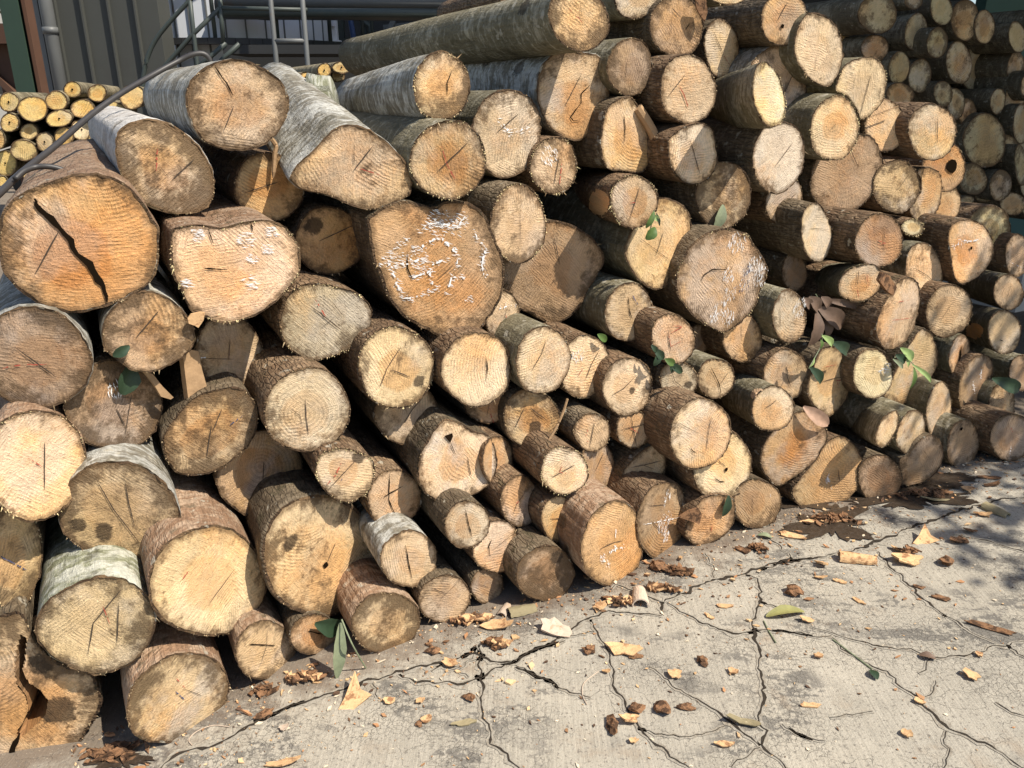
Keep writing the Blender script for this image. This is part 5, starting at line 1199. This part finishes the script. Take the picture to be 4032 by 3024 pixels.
# pale wall far behind
bx = at(40, 100, 15).x; wl = empty('pale_building', (bx, 15, 0)); tag(wl, 'pale building far behind the rusty platform at the left', 'building')
MB().box((bx, 15.6, 2.0), (3.2, .6, 2.0)).build('wall', M_PALE, wl); MB().box((bx, 15.5, 4.06), (3.4, .8, .06)).build('roof', M_RUST, wl)
for k in range(5): MB().box((bx - 2.2 + 1.1 * k, 14.99, 1.55), (.3, .012, .4)).build('window', M_DARK, wl)
MB().tube([at(-40, 150, 12.6), at(125, 158, 12.6)], .10, 12).build('white_pipe', M_WHITE, wl, True)
# white tank with ring platform
Yt = 8.6; tc = at(528, 60, Yt); R_ = (at(712, 60, Yt).x - at(352, 60, Yt).x) / 2
tk = empty('white_tank', (tc.x, Yt, 0)); tag(tk, 'big bluish white metal tank standing behind the stairs', 'tank')
m = MB(); m.tube([(tc.x, Yt, 1.5), (tc.x, Yt, 4.7)], R_, 72); m.build('shell', M_WHITE, tk)
q0, q1 = at(482, 95, 7.3), at(765, 95, 7.3); MB().box(((q0.x + q1.x) / 2, 7.45, .91), ((q1.x - q0.x) / 2, .13, .91)).build('landing_shade_box', M_DARK, tk)  # dark box added as the deep shadow below the landing
m = MB()
for k in range(14):
    a_ = -math.pi / 2 + (k - 6.5) * .21; m.bar((tc.x + (R_ + .003) * math.cos(a_), Yt + (R_ + .003) * math.sin(a_), 1.58), (tc.x + (R_ + .003) * math.cos(a_), Yt + (R_ + .003) * math.sin(a_), 4.55), .012, .012)
m.build('weld_seam', M_PIPE, tk)
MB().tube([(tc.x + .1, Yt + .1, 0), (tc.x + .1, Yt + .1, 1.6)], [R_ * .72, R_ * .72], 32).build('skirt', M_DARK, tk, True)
zr = at(600, 95, Yt - R_).z; m = MB(); n_ = 26; ro = R_ + .42
for k in range(n_):
    a0, a1 = -math.pi * .62 + k * math.pi * .72 / n_, -math.pi * .62 + (k + 1) * math.pi * .72 / n_
    m.bar((tc.x + ro * math.cos(a0), Yt + ro * math.sin(a0), zr), (tc.x + ro * math.cos(a1), Yt + ro * math.sin(a1), zr), .05, .09)
    am = (a0 + a1) / 2; rd = Vector((math.cos(am), math.sin(am), 0)); m.box((tc.x + (ro - .21) * rd.x, Yt + (ro - .21) * rd.y, zr + .012), (.2, .085, .012), (rd, Z3.cross(rd), Z3))
m.build('ring_platform', M_DARK, tk)
rl = MB()
for z in (.48, .95):
    rl.tube([(tc.x + ro * math.cos(-math.pi * .60 + k * math.pi * .66 / 24), Yt + ro * math.sin(-math.pi * .60 + k * math.pi * .66 / 24), zr + z) for k in range(25)], .017, 8)
for k in range(6): a0 = -math.pi * .60 + k * math.pi * .66 / 5; rl.tube([(tc.x + ro * math.cos(a0), Yt + ro * math.sin(a0), zr), (tc.x + ro * math.cos(a0), Yt + ro * math.sin(a0), zr + .95)], .018, 8)
rl.build('guard_rail', M_RAIL, tk, True)
MB().tube([at(500, 10, Yt - R_ - .1), at(560, 30, Yt - R_ - .06), at(600, 32, Yt - R_)], .05, 10).build('nozzle', M_PIPE, tk, True)
# left cladding flank of the tank
q0, q1 = at(371, 40, 7.6), at(478, 40, 7.6); MB().box(((q0.x + q1.x) / 2, 7.62, 3.0), ((q1.x - q0.x) / 2, .02, 1.7)).build('side_casing', M_WHITE, tk)
m = MB()
for f in (.06, .36, .72): m.box((q0.x + (q1.x - q0.x) * f, 7.592, 3.0), (.006, .008, 1.68))
m.build('casing_seam', M_PIPE, tk)
fl = at(372, 40, 8.2); MB().box((fl.x - .05, 8.3, 3.2), (.06, .05, 1.6)).build('flank_panel', M_WHITE, tk)
# stairs: two sloping handrails with posts
Ys = 6.6; sr = empty('stair', (at(430, 100, Ys).x, Ys, 0)); tag(sr, 'steel stair with green sloping handrails in front of the white tank', 'stairs')
def P_(tx, ty, Y=Ys): return hit_y(ray(*tile('A1', tx, ty)), Y)
def hit_y(r, Y): return CAM + r * (Y / r.y)
MB().tube(open_spline([P_(1500, -140), P_(1380, 0), P_(1240, 150), P_(1130, 290), P_(1070, 420), P_(1040, 560), P_(1035, 640)], 5), .017, 10).build('handrail', M_RAIL, sr, True)
MB().tube([P_(1595, 60), P_(1400, 250), P_(1210, 465), P_(1100, 600)], .017, 10).build('handrail', M_RAIL, sr, True)
MB().tube([P_(1375, -40), P_(1400, 200), P_(1430, 460), P_(1440, 600)], .017, 10).build('post', M_RAIL, sr, True)
MB().tube([P_(1592, -60), P_(1608, 150), P_(1622, 310)], .017, 10).build('post', M_RAIL, sr, True)
MB().tube([P_(1595, 58), P_(2230, 72)], .016, 10).build('landing_rail', M_RAIL, sr, True)
MB().tube([P_(1640, 312), P_(1520, 418), P_(1400, 520)], .018, 8).build('stringer', M_RAIL, sr, True); MB().tube([P_(1738, 318), P_(1620, 425), P_(1500, 540)], .018, 8).build('stringer', M_RAIL, sr, True)
q0, q1 = P_(1610, 306), P_(2560, 312); MB().box(((q0.x + q1.x) / 2, Ys + .3, q0.z - .05), ((q1.x - q0.x) / 2, .3, .032)).build('landing', M_DARK, sr)
# ladder
Yl = 6.3; ld = empty('ladder', (at(590, 100, Yl).x, Yl, 0)); tag(ld, 'upright grey pipe ladder in front of the dark shed', 'ladder')
def L_(tx, ty): return hit_y(ray(*tile('B1', tx, ty)), Yl)
l0, l1 = L_(145, 265), L_(373, 265)
for q in (l0, l1): MB().tube([(q.x, Yl, 0), (q.x, Yl, 3.3)], .018, 10).build('rail', M_PIPE, ld, True)
k = 0; z = L_(260, 297).z
for dz in (-1.0, -.5, 0, .52, 1.04): MB().tube([(l0.x, Yl, z + dz), (l1.x, Yl, z + dz)], .017, 8).build('rung', M_PIPE, ld, True)
# pipes across the top
def Bp(tx, ty, Y): return hit_y(ray(*tile('B1', tx, ty)), Y)
for lab, y0, y1, r, Y, m_ in (('upper grey pipe running level across the top of the dark shed', 8, 12, .055, 7.4, M_PIPE), ('lower thick grey pipe running level across the dark shed', 52, 70, .095, 7.5, M_PIPE), ('thin rusty pipe below the two grey ones', 86, 98, .035, 7.3, M_RAIL)):
    tag(MB().tube([Bp(-260, y0, Y), Bp(1900, y1, Y)], r, 14).build('overhead_pipe', m_, smooth=True), lab, 'pipe', 'pipes across the dark shed')
# dark open shed behind the pipes, with frames
sh = empty('open_shed', (1.0, 11.5, 0)); tag(sh, 'dark open shed with steel frames behind the logs', 'shed')
MB().box((-.1, 12.0, 2.6), (5.0, .1, 2.6)).build('back_wall', M_DARK, sh)
MB().box((4.2, 11.2, 5.05), (4.9, 2.6, .05)).build('roof', M_DARK, sh); MB().box((1.2, 7.4, 5.0), (1.85, 1.19, .03)).build('shade_plate', M_DARK, sh)  # the last plate is unseen, added to shade the tank's right side
for tx in (625, 835, 1220, 1320): q = Bp(tx, 200, 9.6); MB().box((q.x, 9.6, 2.5), (.045, .045, 2.5)).build('post', M_DARK if tx > 1000 else M_RAIL, sh)
MB().tube([Bp(640, 105, 9.5), Bp(760, 130, 9.5), Bp(840, 190, 9.5), Bp(845, 300, 9.5)], .03, 8).build('bent_pipe', M_RAIL, sh, True)
MB().bar(Bp(945, 215, 9.6), Bp(1240, 185, 9.6), .09).build('beam', M_PIPE, sh); MB().bar(Bp(1150, 110, 9.55), Bp(1230, 190, 9.55), .07).build('brace', M_DARK, sh); MB().bar(Bp(1030, 120, 9.55), Bp(940, 290, 9.55), .05).build('brace', M_PIPE, sh)
MB().bar(Bp(640, 290, 9.5), Bp(860, 270, 9.5), .05).build('rail', M_RAIL, sh)
M_BLUE_H = plain('blue_hose', (.03, .06, .16), .5, .4)
tag(MB().tube(open_spline([Bp(690, 80, 9.3), Bp(705, 170, 9.3), Bp(720, 260, 9.3), Bp(735, 380, 9.3)], 4), .03, 8).build('blue_hose', M_BLUE_H, smooth=True), 'blue hose hanging down in the dark shed', 'hose')
m = MB(); q0, q1 = Bp(545, 325, 8.0), Bp(620, 110, 8.0); m.box(((q0.x + q1.x) / 2, 8.0, (q0.z + q1.z) / 2 - .02), ((q1.x - q0.x) / 2 * .5, .04, (q1.z - q0.z) / 2)); m.box((q0.x + .045, 7.98, (q0.z + q1.z) / 2 + .1), (.03, .05, (q1.z - q0.z) / 2 * .6)); m.box(((q0.x + q1.x) / 2 + .02, 7.97, q0.z), ((q1.x - q0.x) / 2 * .7, .05, .035))
m.box(((q0.x + q1.x) / 2, 8.0, q0.z / 2), (.03, .03, q0.z / 2)); tag(m.build('electric_box', M_WHITE, bevel=.004), 'narrow white metal box on a post beside the tank', 'box')
# teal wall with an unseen roof on posts, added to shade the rear stack
sf = empty('added_shelter', (5.5, 6.5, 0)); tag(sf, 'teal wall with an unseen metal roof added to shade the rear right stack', 'shelter')
tq = at(2128, 20, 8.6); MB().box((tq.x + 3.0, 8.7, 2.6), (3.0, .1, 2.6)).build('teal_wall', M_TEAL, sf)
MB().box((tq.x - 1.2, 9.0, 2.4), (1.19, .08, 2.4)).build('back_wall', M_DARK, sf)
V = [Vector(v) for v in SHADE_ROOF]; k = len(V); V2 = [v + Vector((0, 0, .06)) for v in V]
mesh_obj('roof', [v - sf.location for v in V + V2], [list(range(k))[::-1], list(range(k, 2 * k))] + [(i, (i + 1) % k, k + (i + 1) % k, k + i) for i in range(k)], M_CLAD, sf, smooth=False)
for x, y in ((4.9, 3.4), (8.6, 3.4), (8.6, 9.0)): MB().box((x, y, 1.7), (.06, .06, 1.7)).build('post', M_GREEN, sf)
# unseen tree added on the right so its crown dapples the yard's right end
tr = empty('shade_tree', (5.0, 1.3, 0)); tag(tr, 'unseen leafy tree added at the right to shade the yard', 'tree')
Rt = random.Random(21); m = MB(); o_ = Vector(tr.location) + Vector((.32, 0, 0))
m.tube([o_, o_ + Vector((.05, .02, .8)), o_ + Vector((-.02, .08, 1.8)), o_ + Vector((-.1, .1, 2.8)), o_ + Vector((-.1, .2, 3.8))], [.15, .12, .10, .08, .04], 14)
for k in range(9):
    a_ = k * .78; z0 = 1.9 + .22 * k; p0 = o_ + Vector((-.05, .1, z0)); d_ = Vector((math.cos(a_), math.sin(a_), .35)); m.tube([p0, p0 + d_ * .6, p0 + d_ * 1.15 + Vector((0, 0, .1))], [.045, .03, .012], 8)
m.build('trunk', plain('tree_bark', (.12, .09, .06), .9, .1, var=.7, scale=15, bump=.8, bd=.01), tr, True)
V, Fc = [], []
for k in range(5200):
    th, ph, q = Rt.uniform(0, 6.28), math.acos(Rt.uniform(-1, 1)), Rt.random() ** .45
    p = o_ + Vector((-.1 + 1.45 * q * math.sin(ph) * math.cos(th), .6 + 2.0 * q * math.sin(ph) * math.sin(th), 3.5 + 1.15 * q * math.cos(ph)))
    if noise.noise(p * 1.9) < -.12: continue
    u_ = Vector((Rt.uniform(-1, 1), Rt.uniform(-1, 1), Rt.uniform(-.6, .3))).normalized(); s_ = u_.cross(Vector((Rt.uniform(-.5, .5), Rt.uniform(-.5, .5), 1))).normalized(); l_ = Rt.uniform(.08, .15); b0 = len(V)
    V += [p, p + u_ * l_ * .5 + s_ * l_ * .26, p + u_ * l_, p + u_ * l_ * .5 - s_ * l_ * .26]; Fc.append((b0, b0 + 1, b0 + 2, b0 + 3))
mesh_obj('crown', [v - o_ + Vector((.32, 0, 0)) for v in V], Fc, LM['green'], tr, smooth=False)
# kerb block with yellow paint beside the rear stack
kb = MB(); d = 1.15; f_ = rear_pt(P0, NX, 0)
def Dp(tx, ty, dd=d): return f_(ray(*tile('D1', tx, ty)), dd)
q0, q1 = Dp(1745, 1475), Dp(2400, 1455); m = MB().bar((q0.x, q0.y, q0.z / 2), (q1.x, q1.y, q0.z / 2), .22, q0.z)
e = empty('barrier_block', ((q0.x + q1.x) / 2, (q0.y + q1.y) / 2, 0)); tag(e, 'low pale concrete barrier with a yellow painted block, before the rear stack', 'barrier'); m.build('block', M_WCON, e)
q2, q3 = Dp(2055, 1530, d - .12), Dp(2155, 1530, d - .12); MB().bar((q2.x, q2.y, q0.z / 2 + .02), (q3.x, q3.y, q0.z / 2 + .02), .05, q0.z * .98).build('yellow_panel', M_YEL, e)

# ------------------------------------------------------------------ light, sky, camera
SUN = Vector(SUNDIR).normalized()
el = math.asin(SUN.z); az = math.atan2(SUN.x, SUN.y)
l = bpy.data.lights.new('sun', 'SUN'); l.energy = SUN_E; l.angle = math.radians(.5); l.color = (1, .92, .79)
so = bpy.data.objects.new('sun', l); COL.objects.link(so); so.rotation_euler = (-SUN).to_track_quat('-Z', 'Y').to_euler(); so.location = (2, -2, 8)
w = bpy.data.worlds.new('World'); sc.world = w; w.use_nodes = True
nt = w.node_tree; sky = nt.nodes.new('ShaderNodeTexSky'); sky.sky_type = 'NISHITA'; sky.sun_disc = False; sky.sun_elevation = el; sky.sun_rotation = az
nt.links.new(sky.outputs[0], nt.nodes['Background'].inputs[0]); nt.nodes['Background'].inputs[1].default_value = SKY_E
cam = bpy.data.cameras.new('camera'); cam.lens = 36 * F / 4032; cam.sensor_width = 36; cam.clip_end = 300; cam.clip_start = .02
co = bpy.data.objects.new('camera', cam); COL.objects.link(co); co.location = CAM; co.rotation_euler = (math.radians(90) - PITCH, 0, 0); sc.camera = co
sc.view_settings.view_transform = 'Standard'; sc.view_settings.look = 'None'; sc.view_settings.gamma = 1; sc.view_settings.exposure = EXPO
